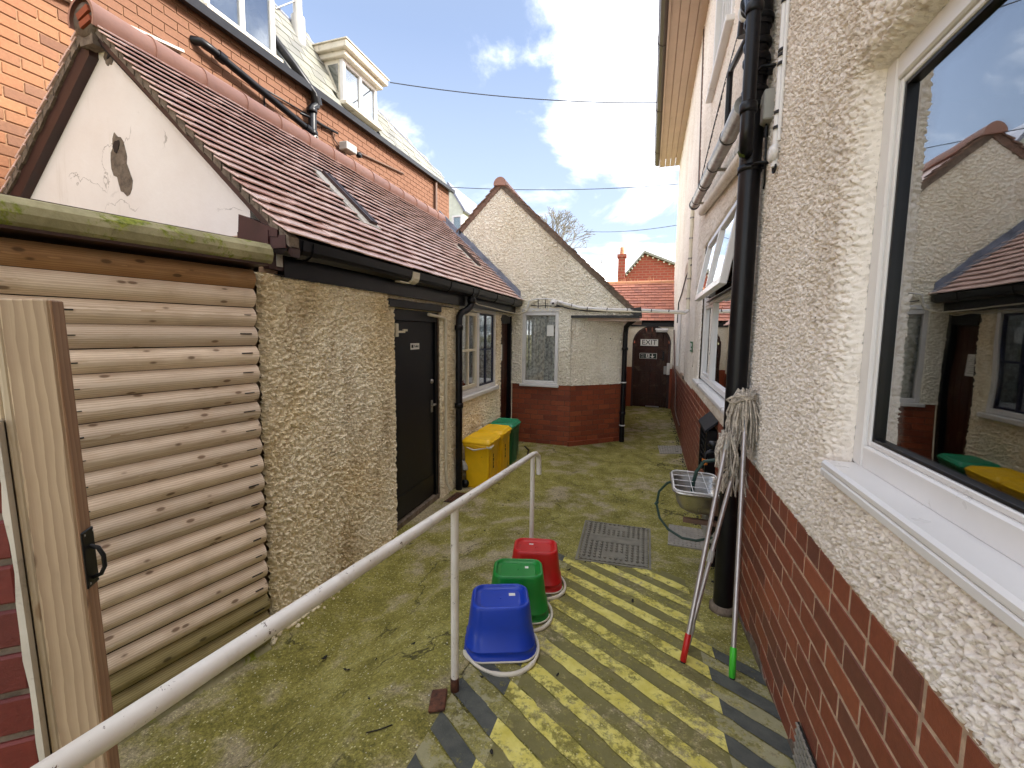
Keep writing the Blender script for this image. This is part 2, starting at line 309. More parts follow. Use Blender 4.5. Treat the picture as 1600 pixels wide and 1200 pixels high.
def mat_gable():
    t = NT('smooth_cream_render'); p = t.pos()
    c = t.ramp(t.noise(p, 2.2, 5, .6), (.3, srgb(236, 226, 218)), (.7, srgb(246, 239, 233)))
    g = t.step(t.noise(p, 9, 8, .7, .5), .66, .78); c = t.mix(t.math('MULTIPLY', g, .3), c, srgb(168, 150, 132))
    dv = t.noise(p, 3.0, 5, .6, .6)
    cv = t.node('ShaderNodeTexVoronoi', {'Vector': t.vadd(p, t.node('ShaderNodeCombineXYZ', {0: t.math('MULTIPLY', dv, .6), 1: 0.0, 2: t.math('MULTIPLY', t.noise(p, 2.1, 5, .6), .6)}).outputs[0]), 'Scale': 1.3}, feature='DISTANCE_TO_EDGE').outputs['Distance']
    ck = t.math('MULTIPLY', t.math('SUBTRACT', 1, t.step(cv, .002, .006)), t.step(t.noise(p, 1.9, 3), .48, .55)); c = t.mix(t.math('MULTIPLY', ck, .55), c, srgb(120, 104, 90))
    rs = t.step(t.noise(t.vscale(p, (9, 9, .8)), 1.0, 6, .7), .58, .82); c = t.mix(t.math('MULTIPLY', rs, .35), c, srgb(188, 172, 152))
    t.bump(t.noise(p, 45, 5), .25, .004)
    return t.set(c, .75)
M_gable = mat_gable()
def mat_lace():
    t = NT('net_curtain_lace'); o = t.obj(); t.n.remove(t.b)
    v = t.node('ShaderNodeTexVoronoi', {'Vector': o, 'Scale': 22.0}, feature='F1').outputs['Distance']
    w = t.noise(o, 160, 2, .6); n = t.noise(o, 16, 4)
    f = t.math('ADD', t.step(v, .62, .40), t.math('MULTIPLY', w, .5))
    op = t.math('MINIMUM', t.math('MULTIPLY_ADD', f, .6, t.math('MULTIPLY', n, .9)), .98)
    d = t.node('ShaderNodeBsdfDiffuse', {'Color': srgb(240, 238, 234)}); tr = t.node('ShaderNodeBsdfTransparent')
    t.l.new(t.node('ShaderNodeMixShader', {0: op, 1: tr.outputs[0], 2: d.outputs[0]}).outputs[0], t.out.inputs['Surface'])
    return t.m
M_lace = mat_lace()
def mat_farbrick():
    t = NT('far_red_brickwork')
    p = t.pos(); s = t.node('ShaderNodeSeparateXYZ', {0: p}); v = t.node('ShaderNodeCombineXYZ', {0: s.outputs['X'], 1: s.outputs['Z'], 2: s.outputs['Y']}).outputs[0]
    b = t.node('ShaderNodeTexBrick', {'Vector': v, 'Scale': 1.0, 'Color1': srgb(160, 74, 56), 'Color2': srgb(140, 62, 48), 'Mortar': srgb(150, 100, 82), 'Brick Width': .46, 'Row Height': .17, 'Mortar Size': .03})
    c = t.mix(.3, b.outputs['Color'], t.ramp(t.noise(p, 1.5, 5), (.3, (.7, .7, .7)), (.7, (1.1, 1.1, 1.1))), 'MULTIPLY')
    return t.set(c, .9)
M_farbrick = mat_farbrick()
def mat_cover(name, a, b):
    t = NT(name); p = t.pos()
    c = t.ramp(t.noise(p, 12, 6, .6), (.3, a), (.7, b)); g = t.step(t.noise(p, 30, 6, .7), .6, .75)
    c = t.mix(t.math('MULTIPLY', g, .4), c, srgb(128, 118, 70)); t.bump(t.noise(p, 120, 4), .3, .002)
    return t.set(c, .6, .2)
M_cover = mat_cover('grey_iron_cover', srgb(116, 112, 100), srgb(142, 137, 122))
M_plate = mat_cover('grey_checker_plate', srgb(138, 134, 124), srgb(164, 158, 146))

# ------------------------------------------------------------------ mesh builder
class MB:
    def __init__(s): s.v = []; s.f = []; s.sm = []
    def add(s, vs, fs, smooth=False):
        n = len(s.v); s.v += [tuple(map(float, q)) for q in vs]; s.f += [tuple(i+n for i in q) for q in fs]; s.sm += [smooth]*len(fs); return s
    def box(s, lo, hi, rot=None, at=None, ch=0):
        (x0, y0, z0), (x1, y1, z1) = lo, hi
        if ch:
            c = min(ch, (x1-x0)*.45, (y1-y0)*.45, (z1-z0)*.45); vs = []; idx = {}
            for ix in (0, 1):
                for iy in (0, 1):
                    for iz in (0, 1):
                        X, Y, Z = (x0, x1)[ix], (y0, y1)[iy], (z0, z1)[iz]; sx, sy, sz = (1, -1)[ix]*c, (1, -1)[iy]*c, (1, -1)[iz]*c
                        for a, q in (('x', (X, Y+sy, Z+sz)), ('y', (X+sx, Y, Z+sz)), ('z', (X+sx, Y+sy, Z))): idx[(ix, iy, iz, a)] = len(vs); vs.append(q)
            fs = []
            for a, k in (('x', 0), ('y', 1), ('z', 2)):
                for sgn in (0, 1):
                    o = [(0, 0), (1, 0), (1, 1), (0, 1)]; q = []
                    for u, w in o:
                        t = [u, w]; t.insert(k, sgn); q.append(idx[(*t, a)])
                    fs.append(q)
            ax = 'xyz'
            for k in range(3):
                i, j = [m for m in range(3) if m != k]
                for si in (0, 1):
                    for sj in (0, 1):
                        q = []
                        for sk, first in ((0, i), (1, j)):
                            t = [0, 0, 0]; t[i] = si; t[j] = sj; t[k] = sk
                            a, b = (i, j) if first == i else (j, i)
                            q += [idx[(*t, ax[a])], idx[(*t, ax[b])]]
                        fs.append(q)
            for ix in (0, 1):
                for iy in (0, 1):
                    for iz in (0, 1): fs.append([idx[(ix, iy, iz, a)] for a in 'xyz'])
            cx = Vector(((x0+x1)/2, (y0+y1)/2, (z0+z1)/2)); out = []
            for q in fs:
                a, b, d = (Vector(vs[m]) for m in q[:3]); ctr = sum((Vector(vs[m]) for m in q), Vector())/len(q)
                out.append(q if (b-a).cross(d-b).dot(ctr-cx) > 0 else q[::-1])
            fs = out
        else:
            vs = [(x0, y0, z0), (x1, y0, z0), (x1, y1, z0), (x0, y1, z0), (x0, y0, z1), (x1, y0, z1), (x1, y1, z1), (x0, y1, z1)]
            fs = [(0, 3, 2, 1), (4, 5, 6, 7), (0, 1, 5, 4), (1, 2, 6, 5), (2, 3, 7, 6), (3, 0, 4, 7)]
        if rot is not None or at is not None:
            m = Euler(rot or (0, 0, 0)).to_matrix(); a = Vector(at or (0, 0, 0)); vs = [m @ Vector(q)+a for q in vs]
        return s.add(vs, fs)
    def tube(s, pts, r, seg=10, cap=True, smooth=True):
        P = [Vector(q) for q in pts]; n = len(P); rs = r if isinstance(r, (list, tuple)) else [r]*n
        vs = []; fs = []; prev = None
        for i in range(n):
            t = (P[min(i+1, n-1)]-P[max(i-1, 0)]).normalized()
            if prev is None:
                a = Vector((0, 0, 1)) if abs(t.z) < .9 else Vector((1, 0, 0)); u = t.cross(a).normalized()
            else: u = (prev-t*prev.dot(t)).normalized()
            prev = u; w = t.cross(u)
            for k in range(seg):
                an = 2*math.pi*k/seg; vs.append(P[i]+(u*math.cos(an)+w*math.sin(an))*rs[i])
        for i in range(n-1):
            for k in range(seg):
                k2 = (k+1) % seg; fs.append((i*seg+k, i*seg+k2, (i+1)*seg+k2, (i+1)*seg+k))
        s.add(vs, fs, smooth)
        if cap: s.add(vs[:seg], [tuple(range(seg))[::-1]]); s.add(vs[-seg:], [tuple(range(seg))])
        return s
    def prism(s, poly, d):            # poly: list of 3D points, extruded by vector d
        P = [Vector(q) for q in poly]; d = Vector(d); n = len(P)
        nn = sum(((P[i]-P[0]).cross(P[(i+1) % n]-P[0]) for i in range(1, n)), Vector())
        if nn.dot(d) > 0: P = P[::-1]
        vs = P+[q+d for q in P]
        return s.add(vs, [tuple(range(n)), tuple(range(2*n-1, n-1, -1))]+[(i, i+n, (i+1) % n+n, (i+1) % n) for i in range(n)])
    def lathe(s, prof, at=(0, 0, 0), seg=16, axis='z', smooth=True):
        vs = []; fs = []; n = len(prof); a = Vector(at)
        for i in range(seg):
            an = 2*math.pi*i/seg; c, w = math.cos(an), math.sin(an)
            for r, h in prof:
                q = (r*c, r*w, h) if axis == 'z' else ((h, r*c, r*w) if axis == 'x' else (r*w, h, r*c)); vs.append(a+Vector(q))
        for i in range(seg):
            j = (i+1) % seg
            for k in range(n-1): fs.append((i*n+k, j*n+k, j*n+k+1, i*n+k+1))
        return s.add(vs, fs, smooth)
    def mesh(s, name, off=(0, 0, 0)):
        me = bpy.data.meshes.new(name); o = Vector(off)
        me.from_pydata([(x-o.x, y-o.y, z-o.z) for x, y, z in s.v], [], s.f)
        me.polygons.foreach_set('use_smooth', s.sm); me.update(); return me
def arc(c, u, w, r, a0, a1, n=8): c, u, w = Vector(c), Vector(u), Vector(w); return [c+u*r*math.cos(a0+(a1-a0)*i/n)+w*r*math.sin(a0+(a1-a0)*i/n) for i in range(n+1)]
# frames
class Frame:
    def __init__(s, loc=(0, 0, 0), rz=0): s.m = Matrix.Translation(loc) @ Matrix.Rotation(rz, 4, 'Z'); s.rz = rz
    def w(s, p): return s.m @ Vector(p)
W = Frame(); H = Frame((.575, 0, 0), R(-1.15))
class Thing:
    def __init__(s, name, label, cat, base=(0, 0, 0), fr=W, group=None):
        s.o = bpy.data.objects.new(name, None); COL.objects.link(s.o); s.o.empty_display_size = .1
        s.base = Vector(base); s.fr = fr; s.o.location = fr.w(base); s.o.rotation_euler = (0, 0, fr.rz)
        s.o['label'] = label; s.o['category'] = cat
        if group: s.o['group'] = group
    def part(s, name, mb, mat, parent=None, label=None, kind=None, me=None):
        me = me or mb.mesh(name, s.base); me.materials.append(mat)
        o = bpy.data.objects.new(name, me); COL.objects.link(o); o.parent = parent or s.o
        if label: o['label'] = label
        if kind: o['kind'] = kind
        return o
    def inst(s, name, me, loc, rot=(0, 0, 0), sc=(1, 1, 1), parent=None):
        o = bpy.data.objects.new(name, me); COL.objects.link(o); o.parent = parent or s.o
        o.location = Vector(loc)-s.base; o.rotation_euler = rot; o.scale = sc; return o
def solo(name, mb, mat, label, cat, base=(0, 0, 0), fr=W, group=None, kind=None):
    me = mb.mesh(name, base); me.materials.append(mat); o = bpy.data.objects.new(name, me); COL.objects.link(o)
    o.location = fr.w(base); o.rotation_euler = (0, 0, fr.rz)
    if label: o['label'] = label
    if cat: o['category'] = cat
    if group: o['group'] = group
    if kind: o['kind'] = kind
    return o
def dup(root, loc, rz=None, label=None):
    c = root.copy(); COL.objects.link(c); c.location = loc
    if rz is not None: c.rotation_euler = (0, 0, rz)
    if label: c['label'] = label
    def kids(src, dst):
        for ch in src.children:
            d = ch.copy(); COL.objects.link(d); d.parent = dst; kids(ch, d)
    kids(root, c); return c
def text_mesh(txt, size, depth=.001):
    cu = bpy.data.curves.new('lettering', 'FONT'); cu.body = txt; cu.size = size; cu.extrude = depth; cu.align_x = 'CENTER'; cu.align_y = 'CENTER'
    ob = bpy.data.objects.new('lettering', cu); COL.objects.link(ob)
    me = bpy.data.meshes.new_from_object(ob.evaluated_get(bpy.context.evaluated_depsgraph_get()))
    bpy.data.objects.remove(ob); bpy.data.curves.remove(cu); return me
def text_part(t, name, txt, size, at, mat, facing, parent=None):
    me = text_mesh(txt, size); rot = {'-y': (R(90), 0, 0), '+x': (R(90), 0, R(90)), '-x': (R(90), 0, R(-90)), 'up': (0, 0, 0)}[facing]
    m = Euler(rot).to_matrix().to_4x4(); me.transform(Matrix.Translation(Vector(at)-t.base) @ m)
    return t.part(name, None, mat, parent=parent, me=me)
# ------------------------------------------------------------------ displaced sheets (roughcast)
def hash2(i, j, k):
    a = np.sin(i*127.1+j*311.7+k*74.7)*43758.5453; return a-np.floor(a)
def pebble(u, w, cell):               # height field of thrown stones, 0..1
    U, Wv = u/cell, w/cell; iu, iw = np.floor(U), np.floor(Wv); best = np.zeros_like(U)
    for a in (-1, 0, 1):
        for b in (-1, 0, 1):
            ci, cj = iu+a, iw+b
            px, py = ci+hash2(ci, cj, 1), cj+hash2(ci, cj, 2); rad = .30+.36*hash2(ci, cj, 3); hh = .45+.55*hash2(ci, cj, 4)
            ex = .7+.6*hash2(ci, cj, 5)
            d2 = ((U-px)*ex)**2+((Wv-py)/ex)**2
            tx, ty = hash2(ci, cj, 6)-.5, hash2(ci, cj, 7)-.5
            dome = np.clip(1-d2/rad**2, 0, 1)
            best = np.maximum(best, np.minimum(hh*(1+1.5*((U-px)*tx+(Wv-py)*ty)), 1.5*dome**.75))
    return best
def vnoise(u, w, sc):
    U, Wv = u*sc, w*sc; i, j = np.floor(U), np.floor(Wv); f, g = U-i, Wv-j; f = f*f*(3-2*f); g = g*g*(3-2*g)
    h = lambda a, b: hash2(i+a, j+b, 9)
    return (h(0, 0)*(1-f)+h(1, 0)*f)*(1-g)+(h(0, 1)*(1-f)+h(1, 1)*f)*g
def axis_lines(lo, hi, st, brk=()):
    b = sorted(set([lo, hi]+[q for q in brk if lo < q < hi])); o = [lo]
    for a, c in zip(b[:-1], b[1:]):
        n = max(1, round((c-a)/st)); o += list(np.linspace(a, c, n+1)[1:])
    return np.array(o)
def sheet(mapf, us, ws, holes=(), amp=.006, cell=.018, rnd=.03, keep=None, extra=None, fade=None):
    """dense sheet in (u,w); mapf(u,w,h)->xyz; holes=(u0,u1,w0,w1); edges of holes roll back by rnd"""
    Ug, Wg = np.meshgrid(us, ws); h = amp*pebble(Ug, Wg, cell)+amp*.55*pebble(Ug+3.3, Wg+1.7, cell*.55)+amp*.35*vnoise(Ug, Wg, 1.9/cell)+.006*(vnoise(Ug, Wg, 2.2)-.5)
    for (a, b, c, d) in holes:
        ddx = np.maximum(np.maximum(a-Ug, Ug-b), 0); ddy = np.maximum(np.maximum(c-Wg, Wg-d), 0); dd = np.where(Wg < c-1e-6, 9.0, np.hypot(ddx, ddy))
        h *= np.clip(.4+dd/.02, 0, 1); q = np.clip((rnd-dd)/rnd, 0, 1); h -= rnd*(1-np.sqrt(1-q*q*.98))
    if fade is not None: h *= np.clip(.35+(Wg-fade)/.025, 0, 1)
    if extra is not None: h += extra(Ug, Wg)
    X, Y, Z = mapf(Ug, Wg, h)
    co = np.stack([np.broadcast_to(X, Ug.shape), np.broadcast_to(Y, Ug.shape), np.broadcast_to(Z, Ug.shape)], -1).reshape(-1, 3)
    nu, nw = len(us), len(ws); a = (np.arange(nw-1)[:, None]*nu+np.arange(nu-1)[None]).ravel()
    q = np.stack([a, a+1, a+1+nu, a+nu], 1)
    uc = ((us[:-1]+us[1:])/2)[None].repeat(nw-1, 0).ravel(); wc = ((ws[:-1]+ws[1:])/2)[:, None].repeat(nu-1, 1).ravel()
    ok = np.ones(len(q), bool)
    for (u0_, u1_, w0_, w1_) in holes: ok &= ~((uc > u0_) & (uc < u1_) & (wc > w0_) & (wc < w1_))
    if keep is not None: ok &= keep(uc, wc)
    return co, q[ok]
def np_mesh(name, parts, off=(0, 0, 0), smooth=True, flip=False):
    cos = []; qs = []; n = 0
    for co, q in parts: cos.append(co); qs.append(q+n); n += len(co)
    co = np.concatenate(cos)-np.array(off, float); q = np.concatenate(qs)
    if flip: q = q[:, ::-1]
    me = bpy.data.meshes.new(name); me.vertices.add(len(co)); me.vertices.foreach_set('co', co.ravel().astype(np.float32))
    me.loops.add(q.size); me.loops.foreach_set('vertex_index', q.ravel().astype(np.int32))
    me.polygons.add(len(q)); me.polygons.foreach_set('loop_start', np.arange(0, q.size, 4, dtype=np.int32)); me.polygons.foreach_set('loop_total', np.full(len(q), 4, np.int32))
    me.polygons.foreach_set('use_smooth', np.full(len(q), smooth)); me.update(calc_edges=True); me.validate(); return me
# ------------------------------------------------------------------ ground
def sstep(a, b, x): t = np.clip((x-a)/(b-a), 0, 1); return t*t*(3-2*t)
def gz(x, y):
    x = np.asarray(x, float); y = np.asarray(y, float)
    yy = np.maximum(y, -1.0)
    g = .06*((4.15-yy)+np.sqrt((4.15-yy)**2+.15))
    s = .13+.87*sstep(-1.68, -.80, x)
    return g*s+.008*(vnoise(x+9, y+5, 1.6)-.5)
def G(x, y): return float(gz(x, y))
gx = np.unique(np.concatenate([[-200, -60, -20, -8, -5], np.arange(-3, 1.5, .05), [2, 4, 8, 20, 60, 200]]))
gy = np.unique(np.concatenate([[-200, -60, -20, -8, -3], np.arange(-1, 5, .05), np.arange(5, 13, .25), [16, 25, 60, 200, 400]]))
Xg, Yg = np.meshgrid(gx, gy); nu, nw = len(gx), len(gy)
a_ = (np.arange(nw-1)[:, None]*nu+np.arange(nu-1)[None]).ravel()
me = np_mesh('ground', [(np.stack([Xg, Yg, gz(Xg, Yg)], -1).reshape(-1, 3), np.stack([a_, a_+1, a_+1+nu, a_+nu], 1))])
me.materials.append(M_ground); gob = bpy.data.objects.new('ground', me); COL.objects.link(gob); gob['kind'] = 'structure'
# painted hatch: bands at t = sin34*x + cos34*y
ca, sa = math.cos(R(34)), math.sin(R(34))
def band_strip(mb, t0, t1, x0, x1, lift):
    n = max(2, int((x1-x0)/.03)); rows = []
    for i in range(n+1):
        x = x0+(x1-x0)*i/n; row = []
        for j, tt in enumerate((t0, (t0+t1)/2, t1)):
            jit = (0 if j == 1 else .006*(vnoise(np.float64(x*1.0), np.float64(tt*7), 24)-.5)*2)
            y = (tt+jit-sa*x)/ca; row.append((x, y, G(x, y)+lift))
        rows.append(row)
    ym = 3.03
    for i in range(n):
        for j in range(2):
            q = [rows[i][j], rows[i+1][j], rows[i+1][j+1], rows[i][j+1]]
            lim = ym+.0-.25*max(0, q[0][0]-.1)+.03*math.sin(q[0][0]*9)
            if min(p[1] for p in q) > lim or max(p[1] for p in q) < .3: continue
            mb.add(q, [(0, 1, 2, 3)])
mbY, mbK, mbG, mbO = MB(), MB(), MB(), MB()
for k in range(-7, 13):
    t0 = 1.013+.167*k; t1 = t0+.079
    jl = random.uniform(-.02, .02); jr = random.uniform(-.03, .03)
    band_strip(mbK, t0, t1, -.705, -.477+jl, .004); band_strip(mbY, t0, t1, -.477+jl, .40+jr, .004)
    if k < 7: band_strip(mbK, t0, t1, .40+jr, .612, .004)
    band_strip(mbG, t1+.002, t1+.082, -.705, -.44+jl, .004); 
    band_strip(mbO, t1+.003, t0+.164, -.44+jl, .39+jr, .003)
    if k < 7: band_strip(mbG, t1+.002, t1+.082, .38+jr, .612, .004)
for nm, mb_, mt in (('yellow_hatch_marking', mbY, M_stY), ('dark_grey_hatch_marking', mbK, M_stK), ('pale_hatch_marking', mbG, M_stG), ('mossy_hatch_gap', mbO, M_stO)):
    solo(nm, mb_, mt, None, None, kind='structure')
# ------------------------------------------------------------------ building helpers
def wbox(mb, f, u0, u1, w0, w1, d0, d1, ch=0):
    p, q = f(u0, w0, d0), f(u1, w1, d1); lo = [min(a, b) for a, b in zip(p, q)]; hi = [max(a, b) for a, b in zip(p, q)]; return mb.box(lo, hi, ch=ch)
def ring(mb, f, u0, u1, w0, w1, wd, d0, d1, ch=.004):
    wbox(mb, f, u0, u0+wd, w0, w1, d0, d1, ch); wbox(mb, f, u1-wd, u1, w0, w1, d0, d1, ch)
    wbox(mb, f, u0+wd, u1-wd, w0, w0+wd, d0+.001, d1-.001, ch); wbox(mb, f, u0+wd, u1-wd, w1-wd, w1, d0+.001, d1-.001, ch)
def core(mb, f, u0, u1, w0, w1, holes, d0, d1):
    us = sorted({u0, u1, *[min(max(q, u0), u1) for h in holes for q in h[:2]]}); ws = sorted({w0, w1, *[min(max(q, w0), w1) for h in holes for q in h[2:]]})
    for a, b in zip(us[:-1], us[1:]):
        run = None
        for c, d in zip(ws[:-1], ws[1:]):
            inn = any(h[0]-1e-6 <= a and b <= h[1]+1e-6 and h[2]-1e-6 <= c and d <= h[3]+1e-6 for h in holes)
            if inn:
                if run: wbox(mb, f, a, b, *run, d0, d1); run = None
            else: run = (run[0], d) if run else (c, d)
        if run: wbox(mb, f, a, b, *run, d0, d1)
EYEV = Vector((0, 0, EYE))
_bm = {}
def brick_mesh(name, l, d, h, mat, ch=.004):
    k = (name, l, d, h, mat.name)
    if k not in _bm:
        me = MB().box((-l/2, -d/2, -h/2), (l/2, d/2, h/2), ch=ch).mesh(name); me.materials.append(mat); _bm[k] = me
    return _bm[k]
def lay(t, org, dv, nv, length, z0, courses, pitch, bl, mat, cap=300, joint=.009, depth=.05, skip=None, parent=None, proud=.001, seed=1, jit=.001, far_name='brickwork', half=True, header_top=False):
    """bricks one by one along org+dv*u; the nearest `cap` are parts of their own"""
    rnd = random.Random(seed); org, dv, nv = Vector(org), Vector(dv), Vector(nv); rz = math.atan2(dv.y, dv.x); items = []
    for c in range(courses):
        hd = header_top and c == courses-1; L = .112 if hd else bl
        off = (0 if (c % 2 == 0 or not half) else -L/2)-rnd.uniform(0, .01); u = off
        while u < length-.01:
            a, b = max(u, 0), min(u+L, length); u += L
            if b-a < .03: continue
            zc = z0+(c+.5)*pitch; m = (a+b)/2
            if skip and skip(m, zc): continue
            p = org+dv*m+Vector((0, 0, zc-org.z))+nv*(proud-depth/2+rnd.uniform(-jit, jit))
            items.append((( t.fr.w(p)-EYEV).length, p, b-a-joint, rnd.uniform(-.003, .003), rnd.uniform(-jit, jit)*1.5))
    items.sort(key=lambda q: q[0]); me = brick_mesh('brick', bl-joint, depth, pitch-joint, mat)
    for dist, p, ln, ry, rz2 in items[:cap]:
        t.inst('brick', me, p, (0, ry, rz+rz2), (ln/(bl-joint), 1, 1), parent)
    if items[cap:]:
        mb = MB()
        for dist, p, ln, ry, rz2 in items[cap:]: mb.box((-ln/2, -depth/2, -(pitch-joint)/2), (ln/2, depth/2, (pitch-joint)/2), rot=(0, 0, rz), at=p)
        t.part(far_name, mb, mat, parent, kind='stuff')
def tile_field(t, fpt, rot, rows, gauge, y0, y1, tw, mat, cap=300, th=.014, name='tile', skip=None, seed=3, tilt=None, far='tiling', gap=0, ylim=None, hlen=1.42):
    """fpt(s,y): roof point at s up the slope; rot: 3x3 (x along eave, y up slope, z normal)"""
    rnd = random.Random(seed); ln = gauge*hlen; tl = tilt if tilt is not None else math.asin(min(.5, (th+gap)/gauge*.92)); items = []
    for r in range(rows):
        y = y0-(tw/2 if r % 2 else 0)
        lo_, hi_ = (y0, y1) if ylim is None else ylim(r)
        while y < hi_:
            a, b = max(y, lo_), min(y+tw, hi_); y += tw
            if b-a < .025: continue
            s = r*gauge
            if skip and skip(s+gauge/2, (a+b)/2): continue
            items.append([0, s, (a+b)/2, b-a-.004, rnd.uniform(-.012, .012), rnd.uniform(-.003, .003)])
    for q in items: q[0] = (t.fr.w(fpt(q[1], q[2]))-EYEV).length
    items.sort(key=lambda q: q[0])
    base = MB().box((-tw/2, 0, 0), (tw/2, ln, th), ch=.003); me = base.mesh(name); me.materials.append(mat)
    rot = Matrix(rot).transposed(); far_mb = MB(); bx = MB().box((-.5, 0, 0), (.5, ln, th))
    for i, (d, s, yc, wd, j, jz) in enumerate(items):
        m = rot @ Euler((-tl+j*.4, jz*2, jz*2)).to_matrix(); p = Vector(fpt(s, yc))+rot @ Vector((0, 0, (th+gap)*.95+jz))
        if i < cap: t.inst(name, me, p, m.to_euler(), (wd/tw, 1, 1))
        else:
            far_mb.add([m @ Vector((x*wd, y_, z_))+p for x, y_, z_ in bx.v], bx.f)
    if far_mb.v: t.part(far, far_mb, mat, kind='stuff')
# ================================================================== HOUSE on the right (frame H: x into the house, y up the yard)
fH = lambda u, w, d: (d, u, w)
house = Thing('house', 'two-storey cream roughcast house with red brick plinth filling the right side', 'house', (0, 0, 0), H)
hWB = (-.45, 1.565, 1.443, 2.635); hWS = (3.2, 5.36, 1.32, 2.85); hWU = (4.1, 5.3, 4.5, 5.7)
def hmap(U, Wv, h): return (-h, U, Wv)
def rag(U, Wv): return np.where(Wv < 1.19, -.008*np.clip((1.19-Wv)/.045, 0, 1)*vnoise(U, Wv, 30), 0)
PB = 1.143   # foot of the roughcast
parts = [
 sheet(hmap, np.unique(np.concatenate([axis_lines(.45, 1.75, .0042, (1.565,)), np.linspace(1.565, 1.60, 16)])), axis_lines(PB, 1.8, .0040, (1.443,)), [hWB], .0125, .0128, .075, extra=rag, fade=PB),
 sheet(hmap, np.unique(np.concatenate([axis_lines(.45, 1.75, .0046, (1.565,)), np.linspace(1.565, 1.60, 16)])), np.unique(np.concatenate([axis_lines(1.8, 3.62, .0046, (2.635,)), np.linspace(2.635, 2.67, 16)])), [hWB], .0125, .0128, .075),
 sheet(hmap, axis_lines(1.75, 3.1, .0044), axis_lines(PB, 3.62, .0044), [], .0125, .0128, .012, extra=rag, fade=PB),
 sheet(hmap, axis_lines(3.1, 6.0, .013, (3.2, 4.1, 5.3, 5.36)), axis_lines(PB, 6.2, .014, (1.32, 2.85, 4.5, 5.7)), [hWS, hWU], .0125, .0140, .012, extra=rag, fade=PB),
 sheet(hmap, axis_lines(6.0, 11.9, .026), axis_lines(PB-.02, 6.2, .028), [], .008, .022, .03,
       extra=lambda U, Wv: -.06*((U > 7.42) & (U < 8.25) & (Wv < 2.75+.3*np.sqrt(np.clip(1-((U-7.83)/.42)**2, 0, 1))))),
 sheet(hmap, axis_lines(-3, 3.1, .04), axis_lines(3.62, 6.2, .04), [], .0075, .019, .03),
 sheet(hmap, axis_lines(-3, .45, .05, (-.45,)), axis_lines(PB, 3.62, .05, (1.443, 2.635)), [hWB], .0075, .019, .045)]
me = np_mesh('roughcast_wall', parts, flip=True); house.part('roughcast_wall', None, M_rcR, me=me)
mb = MB(); core(mb, fH, -3, 11.9, PB, 6.2, [(-.46, 1.66, 1.44, 2.73), (3.19, 5.37, 1.31, 2.86), (4.09, 5.31, 4.49, 5.71), (7.42, 8.25, PB, 3.1)], .052, .16)
wbox(mb, fH, 7.40, 8.27, PB, 3.12, .10, .19); wbox(mb, fH, -3, 11.9, -.3, PB-.004, .03, .16)
wbox(mb, fH, -3, 11.9, 6.2, 6.35, .02, .16); mb.box((.16, 11.75, -.3), (6.6, 11.9, 6.3)); mb.box((.16, -3, -.3), (6.6, -2.85, 6.3)); mb.box((6.6, -3, -.3), (6.75, 11.9, 6.3))
house.part('wall_core', mb, M_mortarcol)
mb = MB(); wbox(mb, fH, -3, 11.9, -.2, PB+.01, .0012, .03); house.part('mortar', mb, M_mortarcol)
ZB = PB-13*.086-.088
lay(house, (0, .35, 0), (0, 1, 0), (-1, 0, 0), 11.5, ZB+.001, 13, .086, .228, M_brickR, cap=240, joint=.0085, seed=4, skip=lambda u, z: z+.05 < G(H.w((0, u+.35, 0)).x, H.w((0, u+.35, 0)).y)-.02)
lay(house, (0, .35, 0), (0, 1, 0), (-1, 0, 0), 6.6, PB-.088, 1, .088, .113, M_brickR, cap=60, joint=.008, seed=5, half=False, far_name='header_course')
# grey cement fillet and flaking patches at the foot of the wall
for (a, b, hh) in ((2.0, 2.45, .10), (2.1, 2.75, .06), (1.35, 1.75, .07), (2.9, 3.6, .05)):
    g0 = min(G(.6, a), G(.6, b)); mb = MB(); mb.prism([(-.006, a, g0-.02), (-.006, b, g0-.02), (-.006, b-.06, g0+hh*.6), (-.006, (a+b)/2, g0+hh), (-.006, a+.05, g0+hh*.5)], (.012, 0, 0)); house.part('cement_fillet', mb, M_mortargrey)
# small ledge where the far wall steps
mb = MB(); wbox(mb, fH, 7.30, 7.42, PB-.02, PB+.03, -.03, .02, .008); house.part('brick_ledge', mb, M_mortargrey)
# near window
mb = MB(); wbox(mb, fH, -.47, -.422, 1.45, 2.68, .060, .14, .005); wbox(mb, fH, 1.512, 1.61, 1.45, 2.68, .060, .14, .005); wbox(mb, fH, -.422, 1.512, 1.45, 1.52, .061, .139, .005); wbox(mb, fH, -.422, 1.512, 2.574, 2.68, .061, .139, .005); ring(mb, fH, -.422, 1.512, 1.52, 2.574, .016, .07, .13, .003)
wn1 = house.part('window', mb, M_white, label='large white-framed window of the house nearest the viewer')
mb = MB(); ring(mb, fH, -.405, 1.495, 1.537, 2.557, .009, .075, .125, .001); house.part('gasket', mb, M_blackplastic, wn1)
mb = MB(); wbox(mb, fH, -.406, 1.496, 1.536, 2.558, .090, .094); house.part('pane', mb, M_glass, wn1)
mb = MB(); wbox(mb, fH, -.47, 1.56, 1.425, 1.453, -.028, .10, .008); wbox(mb, fH, -.47, 1.56, 1.402, 1.427, -.028, -.012, .004); house.part('sill', mb, M_white, wn1)
